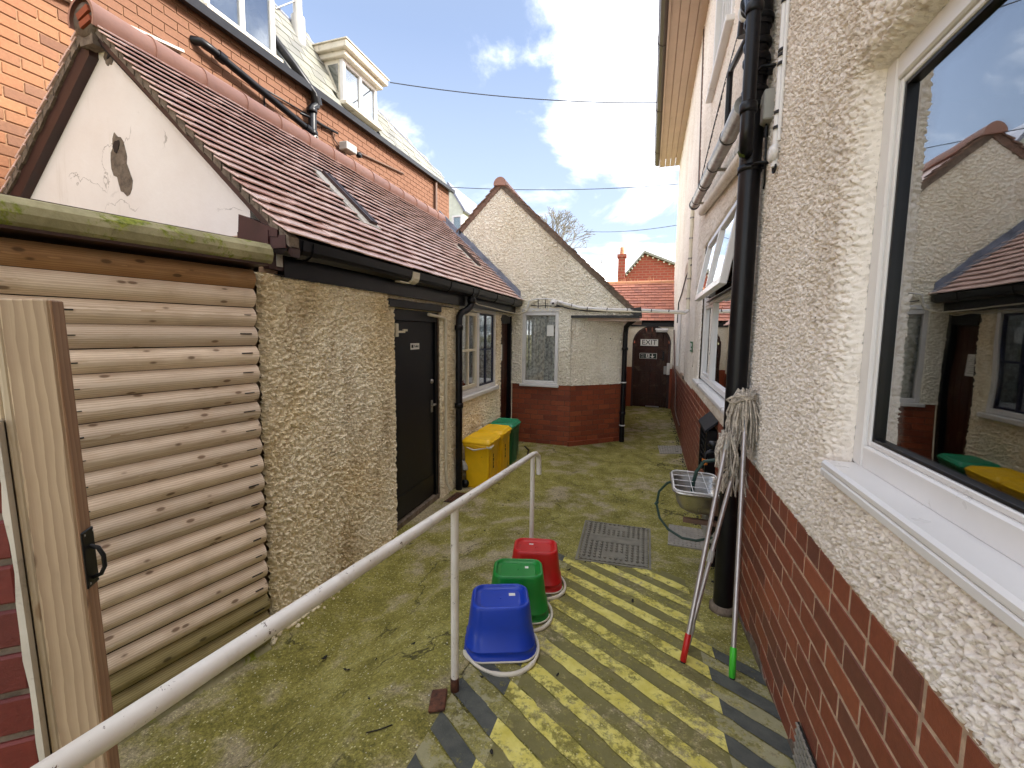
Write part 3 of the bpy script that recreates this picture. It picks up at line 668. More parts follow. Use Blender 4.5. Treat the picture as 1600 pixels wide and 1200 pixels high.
# room behind it
mb = MB()
wbox(mb, fH, -2.6, 2.7, .55, .6, .17, 3.2); wbox(mb, fH, -2.6, 2.7, 3.0, 3.05, .17, 3.2); wbox(mb, fH, -2.65, -2.6, .55, 3.05, .17, 3.2); wbox(mb, fH, 2.7, 2.75, .55, 3.05, .17, 3.2); wbox(mb, fH, -2.6, 2.7, .55, 3.05, 3.2, 3.25)
house.part('room', mb, M_room)
mb = MB(); wbox(mb, fH, -.46, 1.56, 1.44, 1.47, .165, .42, .005); house.part('inner_sill', mb, M_white, wn1)
mb = MB(); pts = []
for i in range(41):
    y = .30+.56*i/40; pts.append((.27+.03*math.sin(i*1.25)+.012*math.sin(i*.5), y))
mb.add([(x, y, z) for z in (.62, 2.7) for x, y in pts], [(i, i+1, i+42, i+41) for i in range(40)], True)
solo('curtain', mb, M_curtain, 'pale cream curtain hanging inside the large near window', 'curtain', (.27, .65, .62), H)
t = Thing('table', 'beige table top standing inside the room behind the large near window', 'table', (.95, .9, .6), H)
mb = MB(); mb.box((.55, .2, 1.27), (1.35, 1.45, 1.30), ch=.01); t.part('tabletop', mb, M_table)
for x in (.6, 1.3):
    for y in (.26, 1.39): mb = MB(); mb.box((x-.025, y-.025, .6), (x+.025, y+.025, 1.27)); t.part('leg', mb, M_darkwood)
# far small window with the open top casement
mb = MB(); ring(mb, fH, 3.2, 5.36, 1.34, 2.85, .05, .02, .09); wbox(mb, fH, 3.25, 5.31, 2.17, 2.235, .022, .088, .004); wbox(mb, fH, 4.62, 4.68, 1.39, 2.17, .022, .088, .004); wbox(mb, fH, 5.0, 5.05, 2.235, 2.80, .022, .088, .004)
ring(mb, fH, 4.70, 5.31, 1.39, 2.17, .03, .03, .08, .003)
wn2 = house.part('window', mb, M_white, label='white window of the house beyond the black pipe, its top casement open')
mb = MB(); wbox(mb, fH, 3.25, 4.62, 1.39, 2.17, .05, .054); wbox(mb, fH, 4.73, 5.28, 1.42, 2.14, .05, .054); wbox(mb, fH, 5.05, 5.31, 2.24, 2.8, .05, .054); house.part('pane', mb, M_glass, wn2)
mb = MB(); wbox(mb, fH, 3.15, 5.42, 1.29, 1.325, -.06, .05, .006); house.part('sill', mb, M_white, wn2)
rot = (0, R(10), 0); at = (.015, 0, 2.82); mb = MB()
for a, b, c, d in ((3.27, 3.33, -.62, 0), (4.90, 4.96, -.62, 0), (3.33, 4.90, -.62, -.56), (3.33, 4.90, -.055, 0), (4.10, 4.15, -.56, -.055)): mb.box((-.03, a, c), (.02, b, d), rot=rot, at=at, ch=.005)
house.part('casement', mb, M_white, wn2, label='white top-hung casement standing open')
mb = MB(); mb.box((-.006, 3.33, -.56), (-.002, 4.90, -.055), rot=rot, at=at); house.part('casement_pane', mb, M_glass, wn2)
mb = MB(); mb.box((-.02, 3.0, .0), (.0, 5.0, 0.01), at=(.02, 0, 2.2)); mb.tube([(.02, 4.8, 2.24), (-.05, 4.82, 2.25), (-.09, 4.85, 2.23)], .007, 6); mb.tube([(.02, 3.5, 2.24), (-.05, 3.48, 2.25), (-.09, 3.45, 2.23)], .007, 6); house.part('casement_stay', mb, M_blackplastic, wn2)
mb = MB(); wbox(mb, fH, 3.15, 5.4, 1.3, 2.9, .5, .54); house.part('blind', mb, M_room, wn2)
mb = MB(); ring(mb, fH, 4.1, 5.3, 4.5, 5.7, .06, -.03, .06); wbox(mb, fH, 4.67, 4.73, 4.56, 5.64, -.028, .058); wbox(mb, fH, 4.16, 4.67, 5.2, 5.25, -.026, .055)
for k in range(4): wbox(mb, fH, 4.18+.13*k, 4.2+.13*k, 4.56, 5.2, -.02, .05)
wn3 = house.part('window', mb, M_white, label='white upstairs window high beside the black pipes')
mb = MB(); wbox(mb, fH, 4.16, 5.24, 4.56, 5.64, .01, .014); house.part('pane', mb, M_glass, wn3)
mb = MB(); wbox(mb, fH, 4.04, 5.36, 4.44, 4.49, -.08, .03, .006); house.part('sill', mb, M_white, wn3)
# soffit boards, fascia, gutter, roof
for k in range(4):
    mb = MB(); mb.box((-.47+.118*k, -3, 6.2), (-.47+.118*k+.112, 11.95, 6.222), ch=.004); house.part('soffit_plank', mb, M_soffit)
mb = MB(); mb.box((-.5, -3, 6.17), (-.472, 11.95, 6.42)); house.part('fascia', mb, M_soffit)
mb = MB(); gp = [(-.503, 6.40), (-.63, 6.40), (-.63, 6.31), (-.60, 6.26), (-.55, 6.24), (-.503, 6.25)]
mb.prism([(x, 11.98, z) for x, z in gp], (0, -14.9, 0))
for yy in (3.2, 5.2, 7.2, 9.2, 11.2): mb.prism([(x-.006 if x < -.51 else x, yy+.05, z-.006 if z < 6.3 else z+.002) for x, z in gp], (0, -.1, 0))
house.part('gutter', mb, M_gutterbrown)
mb = MB(); mb.prism([(-.55, 12.0, 6.42), (3.2, 12.0, 8.95), (6.95, 12.0, 6.42)], (0, -15.1, 0)); house.part('roof', mb, M_tile2)  # unseen roof, its ridge height shaped to shade the outbuilding tiles
# ------------------------------------------------------------------ pipes and wires on the house
t = Thing('soil_pipe', 'thick black soil pipe running the full height of the house wall behind the mops', 'pipe', (-.085, 2.66, G(.54, 2.66)), H)
b = t.base; mb = MB(); mb.tube([(b.x, b.y, b.z), (b.x, b.y, 2.7), (b.x, b.y, 3.5)], .055, 20); mb.tube([(b.x, b.y, 3.48), (b.x, b.y, 6.15)], .062, 20); t.part('pipe', mb, M_black)
def collar(p, r0_, r1_, h): return MB().lathe([(r0_, -h/2), (r1_, -h/2), (r1_+.004, -h/4), (r1_+.004, h/4), (r1_, h/2), (r0_, h/2)], p, 20)
for z, h, r in ((3.08, .03, .062), (3.16, .03, .062), (3.32, .035, .064), (3.40, .035, .064), (3.52, .03, .068), (3.95, .12, .072), (4.9, .12, .072)): t.part('collar', collar((b.x, b.y, z), .05, r, h), M_black)
mb = MB(); mb.lathe([(.04, 0), (.075, 0), (.075, .03), (.058, .05), (.05, .05)], b, 20); t.part('base_shoe', mb, M_mortargrey)
for z in (2.76, 3.24, 5.2):
    mb = MB(); mb.lathe([(.054, -.016), (.061, -.016), (.061, .016), (.054, .016)], (b.x, b.y, z), 20); mb.box((-.04, 2.60, z-.012), (.0, 2.56, z+.012) if False else (.0, 2.64, z+.012)); mb.tube([(b.x, b.y-.055, z), (b.x+.01, b.y-.09, z), (.0, b.y-.09, z)], .008, 6); t.part('bracket', mb, M_black)
mb = MB(); el = arc((b.x, 2.78, 3.62), (0, -1, 0), (0, 0, 1), .12, 0, math.pi*.95, 12); mb.tube([Vector(p) + Vector((-.01, .06, 0)) for p in el], .05, 16); t.part('elbow', mb, M_black)
for k, a in enumerate((.55, .72)):
    p = el[int(12*a)]+Vector((-.01, .06, 0)); mb = MB(); mb.lathe([(.048, -.012), (.060, -.012), (.060, .012), (.048, .012)], p, 18, axis='y'); t.part('seal', mb, M_white if k else M_black)
# parallel overflow pipe ending in a mossy spout
t = Thing('overflow_pipe', 'slimmer black pipe strapped in front of the soil pipe, ending in a mossy spout', 'pipe', (-.135, 2.52, 2.85), H)
mb = MB(); mb.tube([(-.135, 2.52, 6.1), (-.135, 2.52, 2.93), (-.135, 2.525, 2.88), (-.13, 2.56, 2.84), (-.12, 2.60, 2.83)], .033, 16); t.part('pipe', mb, M_black)
for z in (3.02, 3.5, 3.9, 4.6): t.part('collar', collar((-.135, 2.52, z), .03, .039, .05), M_black)
mb = MB(); mb.lathe([(0, -.03), (.025, -.022), (.034, 0), (.022, .022), (0, .03)], (-.13, 2.585, 2.83), 10); t.part('moss', mb, M_mossgrn)
t = Thing('drain_branch_pipe', 'galvanised grey waste pipe sloping along the house wall into the soil pipe', 'pipe', (-.12, 4.1, 3.25), H)
P0, P1 = Vector((-.12, 2.73, 3.14)), Vector((-.12, 5.58, 3.41)); mb = MB(); mb.tube([P0, P1], .052, 18); t.part('pipe', mb, M_steel)
mb = MB(); mb.tube([P1-(P1-P0)*.01, P1+(P1-P0)*.008], .06, 18); t.part('end_cap', mb, M_blackplastic)
for f in (.18, .42, .62, .66, .9):
    c = P0.lerp(P1, f); mb = MB(); mb.tube([c-(P1-P0).normalized()*.008, c+(P1-P0).normalized()*.008], .056, 18); t.part('band', mb, M_blackplastic)
for f in (.4, .88):
    c = P0.lerp(P1, f); mb = MB(); mb.tube([c+Vector((.02, 0, -.05)), c+Vector((.12, 0, -.06))], .014, 8); t.part('bracket', mb, M_steel)
mb = MB(); mb.tube([(-.05, 3.0, 2.98), (-.05, 5.4, 3.27)], .042, 14); solo('encased_pipe', mb, M_rcR, 'cream-coated pipe tucked behind the galvanised branch pipe', 'pipe', (-.05, 4.2, 3.1), H)
mb = MB(); mb.tube([(-.03, 2.98, 3.70), (-.07, 3.1, 3.70), (-.1, 3.4, 3.71)]+arc((-.1, 3.42, 3.67), (0, 1, 0), (0, 0, 1), .05, math.pi/2, 0, 5)+[(-.1, 3.47, 3.28)], .02, 12); solo('vent_elbow_pipe', mb, M_black, 'thin black pipe with an elbow dropping onto the galvanised branch pipe', 'pipe', (-.1, 3.47, 3.28), H)
# white twin conduits with sensor
t = Thing('cable_conduit', 'pair of off-white conduits on the house wall with a round white sensor at the end', 'conduit', (-.02, 2.39, 2.69), H)
mb = MB(); mb.tube([(-.024, 2.395, 2.67), (-.024, 2.40, 6.1)], .018, 12); t.part('conduit', mb, M_white)
mb = MB(); mb.tube([(-.022, 2.362, 2.78), (-.022, 2.37, 6.1)], .009, 10); t.part('cable', mb, M_white)
mb = MB(); mb.lathe([(0, -.02), (.03, -.018), (.042, -.008), (.045, .005), (.036, .016), (0, .02)], (-.036, 2.40, 2.735), 18, axis='x'); t.part('sensor', mb, M_white)
mb = MB(); mb.tube(arc((-.03, 2.385, 2.665), (0, 1, 0), (0, 0, 1), .024, math.pi*.9, math.pi*2.1, 10), .005, 6); t.part('wire_loop', mb, M_blackplastic)
for z in (2.85, 2.92, 3.14, 3.18, 3.2, 3.42, 3.9):
    mb = MB(); mb.tube([(-.024, 2.385, z-.005), (-.024, 2.385, z+.005)], .0225, 12); t.part('tie', mb, M_blackplastic)
t = Thing('junction_box', 'grey plastic junction box beside the white conduits', 'junction box', (-.03, 2.63, 2.99), H)
mb = MB(); mb.box((-.06, 2.54, 2.965), (-.004, 2.69, 3.115), ch=.006); t.part('body', mb, M_grey)
mb = MB(); mb.lathe([(0, -.004), (.02, -.004), (.022, 0), (0, 0)], (-.061, 2.6, 3.07), 12, axis='x'); t.part('knockout', mb, M_grey)
mb = MB(); mb.tube([(-.03, 2.6, 2.965), (-.03, 2.6, 2.92), (-.03, 2.58, 2.86), (-.02, 2.61, 2.66), (-.02, 2.625, 2.64)], .005, 6); mb.tube([(-.03, 2.6, 2.95), (-.03, 2.6, 2.90)], .011, 8); mb.tube([(-.03, 2.64, 2.94), (-.035, 2.68, 2.91), (-.05, 2.74, 2.925), (-.06, 2.78, 2.93)], .006, 6); t.part('flex', mb, M_blackplastic)
t = Thing('wall_cable', 'bundle of thin dark cables running down the house wall from the soffit', 'cable', (-.01, 6.4, 3.8), H)
for k, (dy_, dxx) in enumerate(((0, .0), (.05, .004))):
    mb = MB(); mb.tube([(-.012-dxx, 6.75+dy_, 6.15), (-.015, 6.6+dy_, 5.2), (-.012, 6.45+dy_*2, 4.6), (-.015, 6.35+dy_, 3.85), (-.012, 5.9, 3.6)], .009, 6); t.part('cable', mb, M_blackplastic if k else M_brown)
mb = MB(); mb.tube([(-.012, 6.4, 3.8), (-.015, 5.2, 4.0), (-.012, 4.4, 4.12), (-.012, 3.3, 4.2)], .01, 6); t.part('cable', mb, M_blackplastic)
t = Thing('drop_conduit', 'pale conduit dropping down the far end of the house wall', 'conduit', (-.03, 6.95, 2.2), H)
mb = MB(); mb.tube([(-.03, 6.95, 3.75), (-.03, 6.95, 2.22)], .028, 10); t.part('conduit', mb, M_creampaint)
for z in (2.4, 2.7, 3.0, 3.3, 3.6): mb = MB(); mb.tube([(-.03, 6.95, z-.012), (-.03, 6.95, z+.012)], .034, 10); t.part('clip', mb, M_steel)
mb = MB(); mb.tube([(-.015, 6.9, 2.9), (-.03, 7.6, 2.8), (-.02, 8.6, 2.62), (-.03, 9.2, 2.5), (-.02, 9.5, 2.1)], .012, 6); solo('sagging_cable', mb, M_blackplastic, 'black cable sagging across the arched recess of the house wall', 'cable', (-.02, 7.0, 2.9), H)
t = Thing('exit_route_sign', 'small green exit route sign on the house wall by the open window', 'sign', (-.012, 6.25, 1.62), H)
mb = MB(); mb.box((-.016, 6.12, 1.615), (-.011, 6.42, 1.755)); t.part('plate', mb, M_signgreen)
mb = MB(); mb.box((-.018, 6.29, 1.64), (-.0155, 6.40, 1.735)); mb.box((-.018, 6.14, 1.69), (-.0155, 6.26, 1.735)); mb.box((-.018, 6.14, 1.64), (-.0155, 6.26, 1.665)); t.part('pictogram', mb, M_white)
mb = MB(); mb.tube([(-.03, 10.4, 1.95), (-.03, 9.6, 1.2), (-.02, 9.0, .9), (-.03, 8.8, .4), (-.02, 8.4, .28), (-.02, 7.5, .3)], .014, 6); solo('low_pipe', mb, M_brown, 'thin brown pipe running low along the brick plinth at the far end of the house', 'pipe', (-.02, 8.8, .3), H)
mb = MB(); mb.tube([(-.04, 8.5, 2.25), (-.04, 8.5, 1.25)], .03, 10); solo('white_downpipe', mb, M_white, 'short white pipe at the far corner of the house wall near the exit door', 'pipe', (-.04, 8.5, 1.25), H)
# black vent cowl low on the brickwork
t = Thing('vent_cowl', 'black hooded vent on the brick plinth above the wash basin', 'vent', (-.05, 3.95, .62), H)
mb = MB(); mb.box((-.085, 3.76, .60), (-.004, 3.80, 1.05)); mb.box((-.085, 4.16, .60), (-.004, 4.20, 1.05)); mb.box((-.02, 3.80, .60), (-.004, 4.16, 1.05)); t.part('body', mb, M_blackplastic)
mb = MB(); mb.prism([(-.10, 3.74, 1.03), (-.10, 4.22, 1.03), (-.004, 4.22, 1.12), (-.004, 3.74, 1.12)], (0, 0, .022)); t.part('hood', mb, M_doorblack)
for k in range(7): mb = MB(); mb.box((-.03, -.18, -.003), (.03, .18, .003), rot=(0, R(35), 0), at=(-.05, 3.98, .65+.055*k)); t.part('louvre', mb, M_blackplastic)
# wash basin
SX0, SX1, SY0, SY1, SZ = -.37, -.03, 2.92, 3.38, .79
def rrect(x0, x1, y0, y1, r, z, n=5):
    o = []
    for cx, cy, a in ((x1-r, y1-r, 0), (x0+r, y1-r, 90), (x0+r, y0+r, 180), (x1-r, y0+r, 270)):
        for i in range(n+1): an = R(a+90*i/n); o.append((cx+r*math.cos(an), cy+r*math.sin(an), z))
    return o
def loft(mb, secs, cap0=False, cap1=False, smooth=True):
    n = len(secs[0]); vs = [p for s in secs for p in s]
    mb.add(vs, [(k*n+i, k*n+(i+1) % n, (k+1)*n+(i+1) % n, (k+1)*n+i) for k in range(len(secs)-1) for i in range(n)], smooth)
    if cap0: mb.add(secs[0], [tuple(range(n))[::-1]])
    if cap1: mb.add(secs[-1], [tuple(range(n))])
t = Thing('wash_basin', 'stainless steel wall basin with a wire grid, left of the black soil pipe', 'sink', (-.2, 3.15, .5), H)
mb = MB(); S = lambda i, z, r=.07: rrect(SX0+i, SX1-i*.2, SY0+i, SY1-i, r, z)
loft(mb, [S(.11, SZ-.165, .05), S(.075, SZ-.160), S(.045, SZ-.135), S(.022, SZ-.09), S(.010, SZ-.04), S(.006, SZ-.012), S(-.012, SZ-.008), S(-.014, SZ), S(.004, SZ+.003), S(.014, SZ-.01), S(.026, SZ-.06), S(.05, SZ-.125), S(.085, SZ-.15, .05)], True, True)
bowl = t.part('bowl', mb, M_basin)
mb = MB(); mb.tube(rrect(SX0+.002, SX1-.03, SY0+.002, SY1-.002, .06, SZ+.012)+[rrect(SX0+.002, SX1-.03, SY0+.002, SY1-.002, .06, SZ+.012)[0]], .0050, 6)
for k in range(1, 4): y = SY0+(SY1-SY0)*k/4; mb.tube([(SX0, y, SZ+.012), (SX1-.03, y, SZ+.012)], .0028, 6)
for k in range(1, 3): x = SX0+.02+(SX1-SX0-.05)*k/3; mb.tube([(x, SY0, SZ+.016), (x, SY1, SZ+.016)], .0028, 6)
t.part('grid', mb, M_white)
mb = MB(); mb.box((-.03, 2.93, SZ-.05), (-.006, 3.37, SZ+.06), ch=.004); t.part('upstand', mb, M_basin)
mb = MB(); mb.tube([(-.14, 3.15, SZ-.2), (-.14, 3.15, SZ-.32)], .026, 12); mb.tube([(-.14, 3.15, SZ-.3), (-.12, 3.1, SZ-.36), (-.1, 3.05, SZ-.36), (-.08, 3.02, SZ-.3), (-.05, 3.0, SZ-.27)], .024, 10); t.part('trap', mb, M_grey)
mb = MB(); mb.tube([(-.06, 3.25, SZ-.25), (-.06, 3.25, G(.6, 3.2)+.03)], .03, 12); t.part('waste_pipe', mb, M_black)
mb = MB(); mb.box((-.30, 3.0, SZ-.235), (-.004, 3.03, SZ-.205)); mb.box((-.30, 3.27, SZ-.235), (-.004, 3.30, SZ-.205)); mb.tube([(-.04, 2.98, SZ-.3), (-.05, 3.1, SZ-.28), (-.04, 3.2, SZ-.32), (-.05, 3.33, SZ-.3)], .012, 8); t.part('bracket', mb, M_brown)
t = Thing('garden_tap', 'dark panel with black garden tap and orange fitting behind the wash basin', 'tap', (-.03, 3.2, .85), H)
mb = MB(); mb.box((-.02, 3.0, .84), (-.004, 3.5, 1.1)); t.part('board', mb, M_navy)
mb = MB(); mb.tube([(-.01, 3.38, .97), (-.10, 3.38, .97), (-.13, 3.38, .955), (-.135, 3.38, .91)], .018, 10); mb.lathe([(0, -.02), (.035, -.018), (.04, 0), (.035, .018), (0, .02)], (-.08, 3.38, 1.03), 12); mb.tube([(-.08, 3.38, .98), (-.08, 3.38, 1.02)], .01, 8); t.part('valve', mb, M_blackplastic)
mb = MB(); mb.tube([(-.135, 3.38, .915), (-.135, 3.38, .87)], .021, 10); t.part('connector', mb, M_orange)
mb = MB(); mb.box((-.07, 3.06, .93), (-.02, 3.14, 1.07), ch=.006); t.part('bracket', mb, M_blackplastic)
mb = MB(); mb.tube([(-.05, 3.1, .95), (-.10, 3.12, .985), (-.17, 3.14, .96), (-.215, 3.15, .88), (-.23, 3.16, .79), (-.235, 3.16, .70)], .0125, 10); solo('tap_hose', mb, M_rubber, 'short green hose curving from the tap down into the basin', 'hose', (-.2, 3.15, .7), H)
lp = [(-.36, 3.22, .765), (-.40, 3.24, .74), (-.455, 3.26, .66), (-.47, 3.25, .56), (-.445, 3.22, .47), (-.38, 3.18, .405), (-.29, 3.12, .385), (-.2, 3.08, .40), (-.12, 3.04, .45), (-.07, 3.0, .50)]
mb = MB(); mb.tube(lp, .009, 10); mb.tube([(-.475, 3.25, .575), (-.465, 3.25, .565)], .018, 8); solo('hose', mb, M_rubber, 'green hose looping out over the edge of the wash basin', 'hose', (-.3, 3.15, .39), H)
# ================================================================== LEFT OUTBUILDING
XL, XD = -2.02, -2.05
fL = lambda u, w, d: (XD-d, u, w); fL1 = lambda u, w, d: (XL-d, u, w)
outb = Thing('outbuilding', 'long low outbuilding with beige roughcast wall and red tiled roof on the left', 'outbuilding', (-2.8, 4.2, 0))
hD = (3.18, 4.06, -.2, 2.05); hW = (4.52, 5.88, 1.04, 2.16); hB = (6.09, 6.69, -.2, 2.13)
parts = [sheet(lambda U, Wv, h: (XL+h, U, Wv), axis_lines(1.80, 3.05, .0062), axis_lines(-.05, 2.165, .0062), [], .019, .0265, .03, extra=lambda U, Wv: -.025*np.clip((U-3.02)/.03, 0, 1)-.02*np.clip((1.825-U)/.025, 0, 1)**2),
         sheet(lambda U, Wv, h: (XD+h, U, Wv), axis_lines(3.0, 4.52, .010, (3.18, 4.06)), axis_lines(-.05, 2.165, .010, (2.05,)), [hD], .016, .025, .02),
         sheet(lambda U, Wv, h: (XD+h, U, Wv), axis_lines(4.52, 6.72, .014, (5.88, 6.09, 6.69)), axis_lines(-.05, 2.165, .013, (1.04, 2.13, 2.16)), [hW, hB], .015, .025, .015)]
outb.part('roughcast_wall', None, M_rcL, me=np_mesh('roughcast_wall', parts, outb.base, smooth=False))
mb = MB(); core(mb, fL, 1.83, 6.75, -.2, 2.25, [(3.17, 4.07, -.2, 2.06), (4.51, 5.89, 1.03, 2.17), (6.08, 6.70, -.2, 2.14)], .03, .2)
wbox(mb, fL1, 1.83, 3.02, -.2, 2.2, .015, .05); mb.box((-2.25, 1.83, -.2), (-2.03, 1.95, 2.2)); mb.box((-4.55, 1.93, -.2), (-2.27, 2.03, 2.4)); mb.box((-4.55, 2.03, -.2), (-4.45, 6.7, 2.5))
wbox(mb, fL, 3.0, 3.9+.3, -.2, 2.2, .6, .65); wbox(mb, fL, 4.3, 6.1, .6, 2.3, .7, .75); outb.part('wall_core', mb, M_mortarcol)
EX, EZ, RL = -1.86, 2.36, 2.065; cS, sS = 1.5/RL, 1.42/RL
roofL = lambda s, y: (EX-s*cS, y, EZ+s*sS)
rl1 = (.62, 1.28, 3.10, 3.30); rl2 = (.70, 1.12, 5.72, 5.98)
skipL = lambda s, y: any(a-.03 < s < b+.02 and c-.02 < y < d+.02 for a, b, c, d in (rl1, rl2))
rotL = [(0, 1, 0), (-cS, 0, sS), (sS, 0, cS)]
tile_field(outb, roofL, rotL, 22, .0935, 1.86, 6.72, .163, M_tile, cap=300, th=.010, gap=.014, skip=skipL)
mb = MB(); mb.prism([(EX-.02, 1.90, EZ-.03), (-3.36, 1.90, EZ+1.40), (-4.84, 1.90, EZ-.02), (-4.84, 1.90, EZ-.06), (-3.36, 1.90, EZ+1.30), (EX-.02, 1.90, EZ-.07)], (0, 4.85, 0)); outb.part('roof_deck', mb, M_slotdark)
rotB = [(0, -1, 0), (cS, 0, sS), (-sS, 0, cS)]
tile_field(outb, lambda s, y: (-4.86+s*cS, -y, EZ+s*sS), rotB, 22, .0935, -2.6, -1.86, .163, M_tile, cap=0, th=.0125, far='back_tiling', seed=8)
for k in range(14):                                      # half round ridge tiles
    y0_, y1_ = 1.84+.35*k, 1.84+.35*(k+1)+.012; mb = MB(); sec = []
    for y, rr_ in ((y0_, .122), (y0_+.05, .116), (y1_, .112)):
        sec.append([(-3.36+rr_*math.cos(R(a))*1.0, y, 3.745+rr_*1.05*math.sin(R(a))) for a in range(-28, 209, 16)])
    n = len(sec[0]); vs = [p for s_ in sec for p in s_]; mb.add(vs, [(i*n+j, (i+1)*n+j, (i+1)*n+j+1, i*n+j+1) for i in range(2) for j in range(n-1)], True)
    inn = [(-3.36+(x+3.36)*.86, y, 3.745+(z-3.745)*.86) for x, y, z in sec[0]]; mb.add(sec[0]+inn, [(j, j+1, n+j+1, n+j) for j in range(n-1)])
    outb.part('ridge_tile', mb, M_ridge)
mb = MB(); mb.lathe([(0, 1.856), (.098, 1.856), (.098, 1.92), (0, 1.92)], (-3.36, 0, 3.745), 18, axis='y'); mb.box((-3.42, 1.86, 3.60), (-3.30, 1.93, 3.70)); outb.part('ridge_end_mortar', mb, M_mortargrey)
mb = MB(); mb.box((-.055, -.012, -.02), (.055, .012, .02), rot=(0, R(-22), 0), at=(-3.345, 1.853, 3.775)); mb.box((-.05, -.012, -.018), (.05, .012, .018), rot=(0, R(-18), 0), at=(-3.33, 1.853, 3.72)); outb.part('slip_brick', mb, M_brickS)
# gable
mb = MB(); mb.prism([(-2.2, 1.94, 2.0), (-2.2, 1.94, 2.61), (-3.36, 1.94, 3.70), (-4.55, 1.94, 2.58), (-4.55, 1.94, 2.0)], (0, .08, 0)); outb.part('gable_wall', mb, M_gable)
def blob(mb, cx, cz, rx, rz_, y, th, seed, ang=0):
    rd = random.Random(seed); n = 22; ph = [rd.uniform(0, 6.28) for _ in range(5)]; P = []
    for i in range(n):
        a = 2*math.pi*i/n; k = 1+.16*math.sin(2*a+ph[0])+.12*math.sin(3*a+ph[1])+.09*math.sin(5*a+ph[2])+.07*math.sin(8*a+ph[3])
        x, z = rx*k*math.cos(a), rz_*k*math.sin(a); P.append((cx+x*math.cos(ang)-z*math.sin(ang), y, cz+x*math.sin(ang)+z*math.cos(ang)))
    mb.prism(P, (0, th, 0))
mb = MB(); blob(mb, -3.26, 2.90, .085, .175, 1.937, .01, 5, .12); outb.part('bare_render_patch', mb, M_mortargrey); mb = MB(); blob(mb, -3.305, 3.555, .035, .045, 1.937, .01, 9, .3); outb.part('bare_render_patch', mb, M_mortargrey)
mb = MB(); blob(mb, -3.285, 3.02, .03, .035, 1.933, .01, 15); outb.part('render_scar', mb, M_inkk); mb = MB(); blob(mb, -3.29, 3.57, .02, .012, 1.932, .01, 3, .5); outb.part('render_scar', mb, M_inkk)
mb = MB()
for k in range(23):                                      # ragged mortar bedding under the verge tiles, right then left
    s0, s1 = .09*k, .09*(k+1)+.01; jt = random.uniform(-.012, .012); a, c = roofL(s0, 0), roofL(s1, 0)
    for sx in (1, -1):
        X0, X1 = (a[0], c[0]) if sx == 1 else (-6.72-a[0], -6.72-c[0])
        mb.prism([(X0, 1.875, a[2]-.055+jt), (X1, 1.875, c[2]-.055+jt*.6), (X1, 1.875, c[2]+.0), (X0, 1.875, a[2]+.0)], (0, .07, 0))
outb.part('verge_mortar', mb, M_mortargrey)
for sx in (1, -1):
    mb = MB(); a, c = roofL(.0, 0), roofL(RL-.05, 0); X0, X1 = (a[0], c[0]) if sx == 1 else (-6.72-a[0], -6.72-c[0])
    mb.prism([(X0, 1.89, a[2]-(.105 if sx == 1 else .19)), (X1, 1.89, c[2]-(.095 if sx == 1 else .18)), (X1, 1.89, c[2]-.05), (X0, 1.89, a[2]-.05)], (0, .06, 0)); outb.part('bargeboard', mb, M_darkwood)
mb = MB(); mb.box((-2.21, 1.86, 2.19), (-1.99, 1.96, 2.40)); mb.prism([(-2.21, 1.865, 2.40), (-1.93, 1.865, 2.36), (-1.93, 1.865, 2.40), (-2.2, 1.865, 2.50)], (0, .1, 0)); mb.box((-1.99, 1.87, 2.30), (-1.88, 1.93, 2.37)); outb.part('eaves_box', mb, M_maroon)
mb = MB(); mb.box((-2.035, 1.96, 2.155), (-1.985, 6.66, 2.36)); outb.part('fascia', mb, M_black)
mb = MB(); mb.box((-2.005, 1.91, 2.21), (-1.985, 1.95, 2.30)); outb.part('pale_peeling_board', mb, M_flash)
gpl = [(-2.0, 2.365), (-1.995, 2.30), (-1.97, 2.275), (-1.92, 2.265), (-1.885, 2.285), (-1.872, 2.31), (-1.865, 2.365)]
mb = MB(); mb.prism([(x, 1.88, z) for x, z in gpl], (0, 4.78, 0)); gut = outb.part('gutter', mb, M_black)
for yy in (1.98, 2.06, 3.95, 4.55, 4.72, 5.4, 6.2):
    mb = MB(); mb.prism([(x+.005, yy, z-.006) for x, z in gpl], (0, .05, 0)); outb.part('gutter_clip', mb, M_black, gut)
mb = MB(); mb.prism([(x+.008, 3.19, z-.008) for x, z in gpl], (0, .11, 0)); mb.box((-1.95, 3.05, 2.255), (-1.90, 3.2, 2.265)); outb.part('gutter_union', mb, M_creampaint, gut)
# rooflights
for (a, b_, c, d) in (rl1, rl2):
    def rp(s, y, h): p = roofL(s, y); return (p[0]+sS*h, p[1], p[2]+cS*h)
    def rbox(mb, s0, s1, y0, y1, h0, h1):
        vs = [rp(s, y, h) for h in (h0, h1) for s, y in ((s0, y0), (s0, y1), (s1, y1), (s1, y0))]; mb.add(vs, [(0, 3, 2, 1), (4, 5, 6, 7), (0, 1, 5, 4), (1, 2, 6, 5), (2, 3, 7, 6), (3, 0, 4, 7)])
    mb = MB(); rbox(mb, a-.06, b_+.01, c-.02, d+.02, .0, .018); fl = outb.part('rooflight', mb, M_flash)
    m_ = c+(d-c)*.45
    mb = MB(); rbox(mb, a-.02, b_, m_, m_+.04, .015, .045); rbox(mb, a-.02, b_, d-.05, d-.01, .015, .045); rbox(mb, a-.02, a+.02, m_+.04, d-.05, .015, .04); rbox(mb, b_-.04, b_, m_+.04, d-.05, .015, .04); outb.part('rooflight_frame', mb, M_darkwood, fl)
    mb = MB(); rbox(mb, a+.02, b_-.04, m_+.04, d-.05, .03, .036); outb.part('pane', mb, M_glassdk, fl)
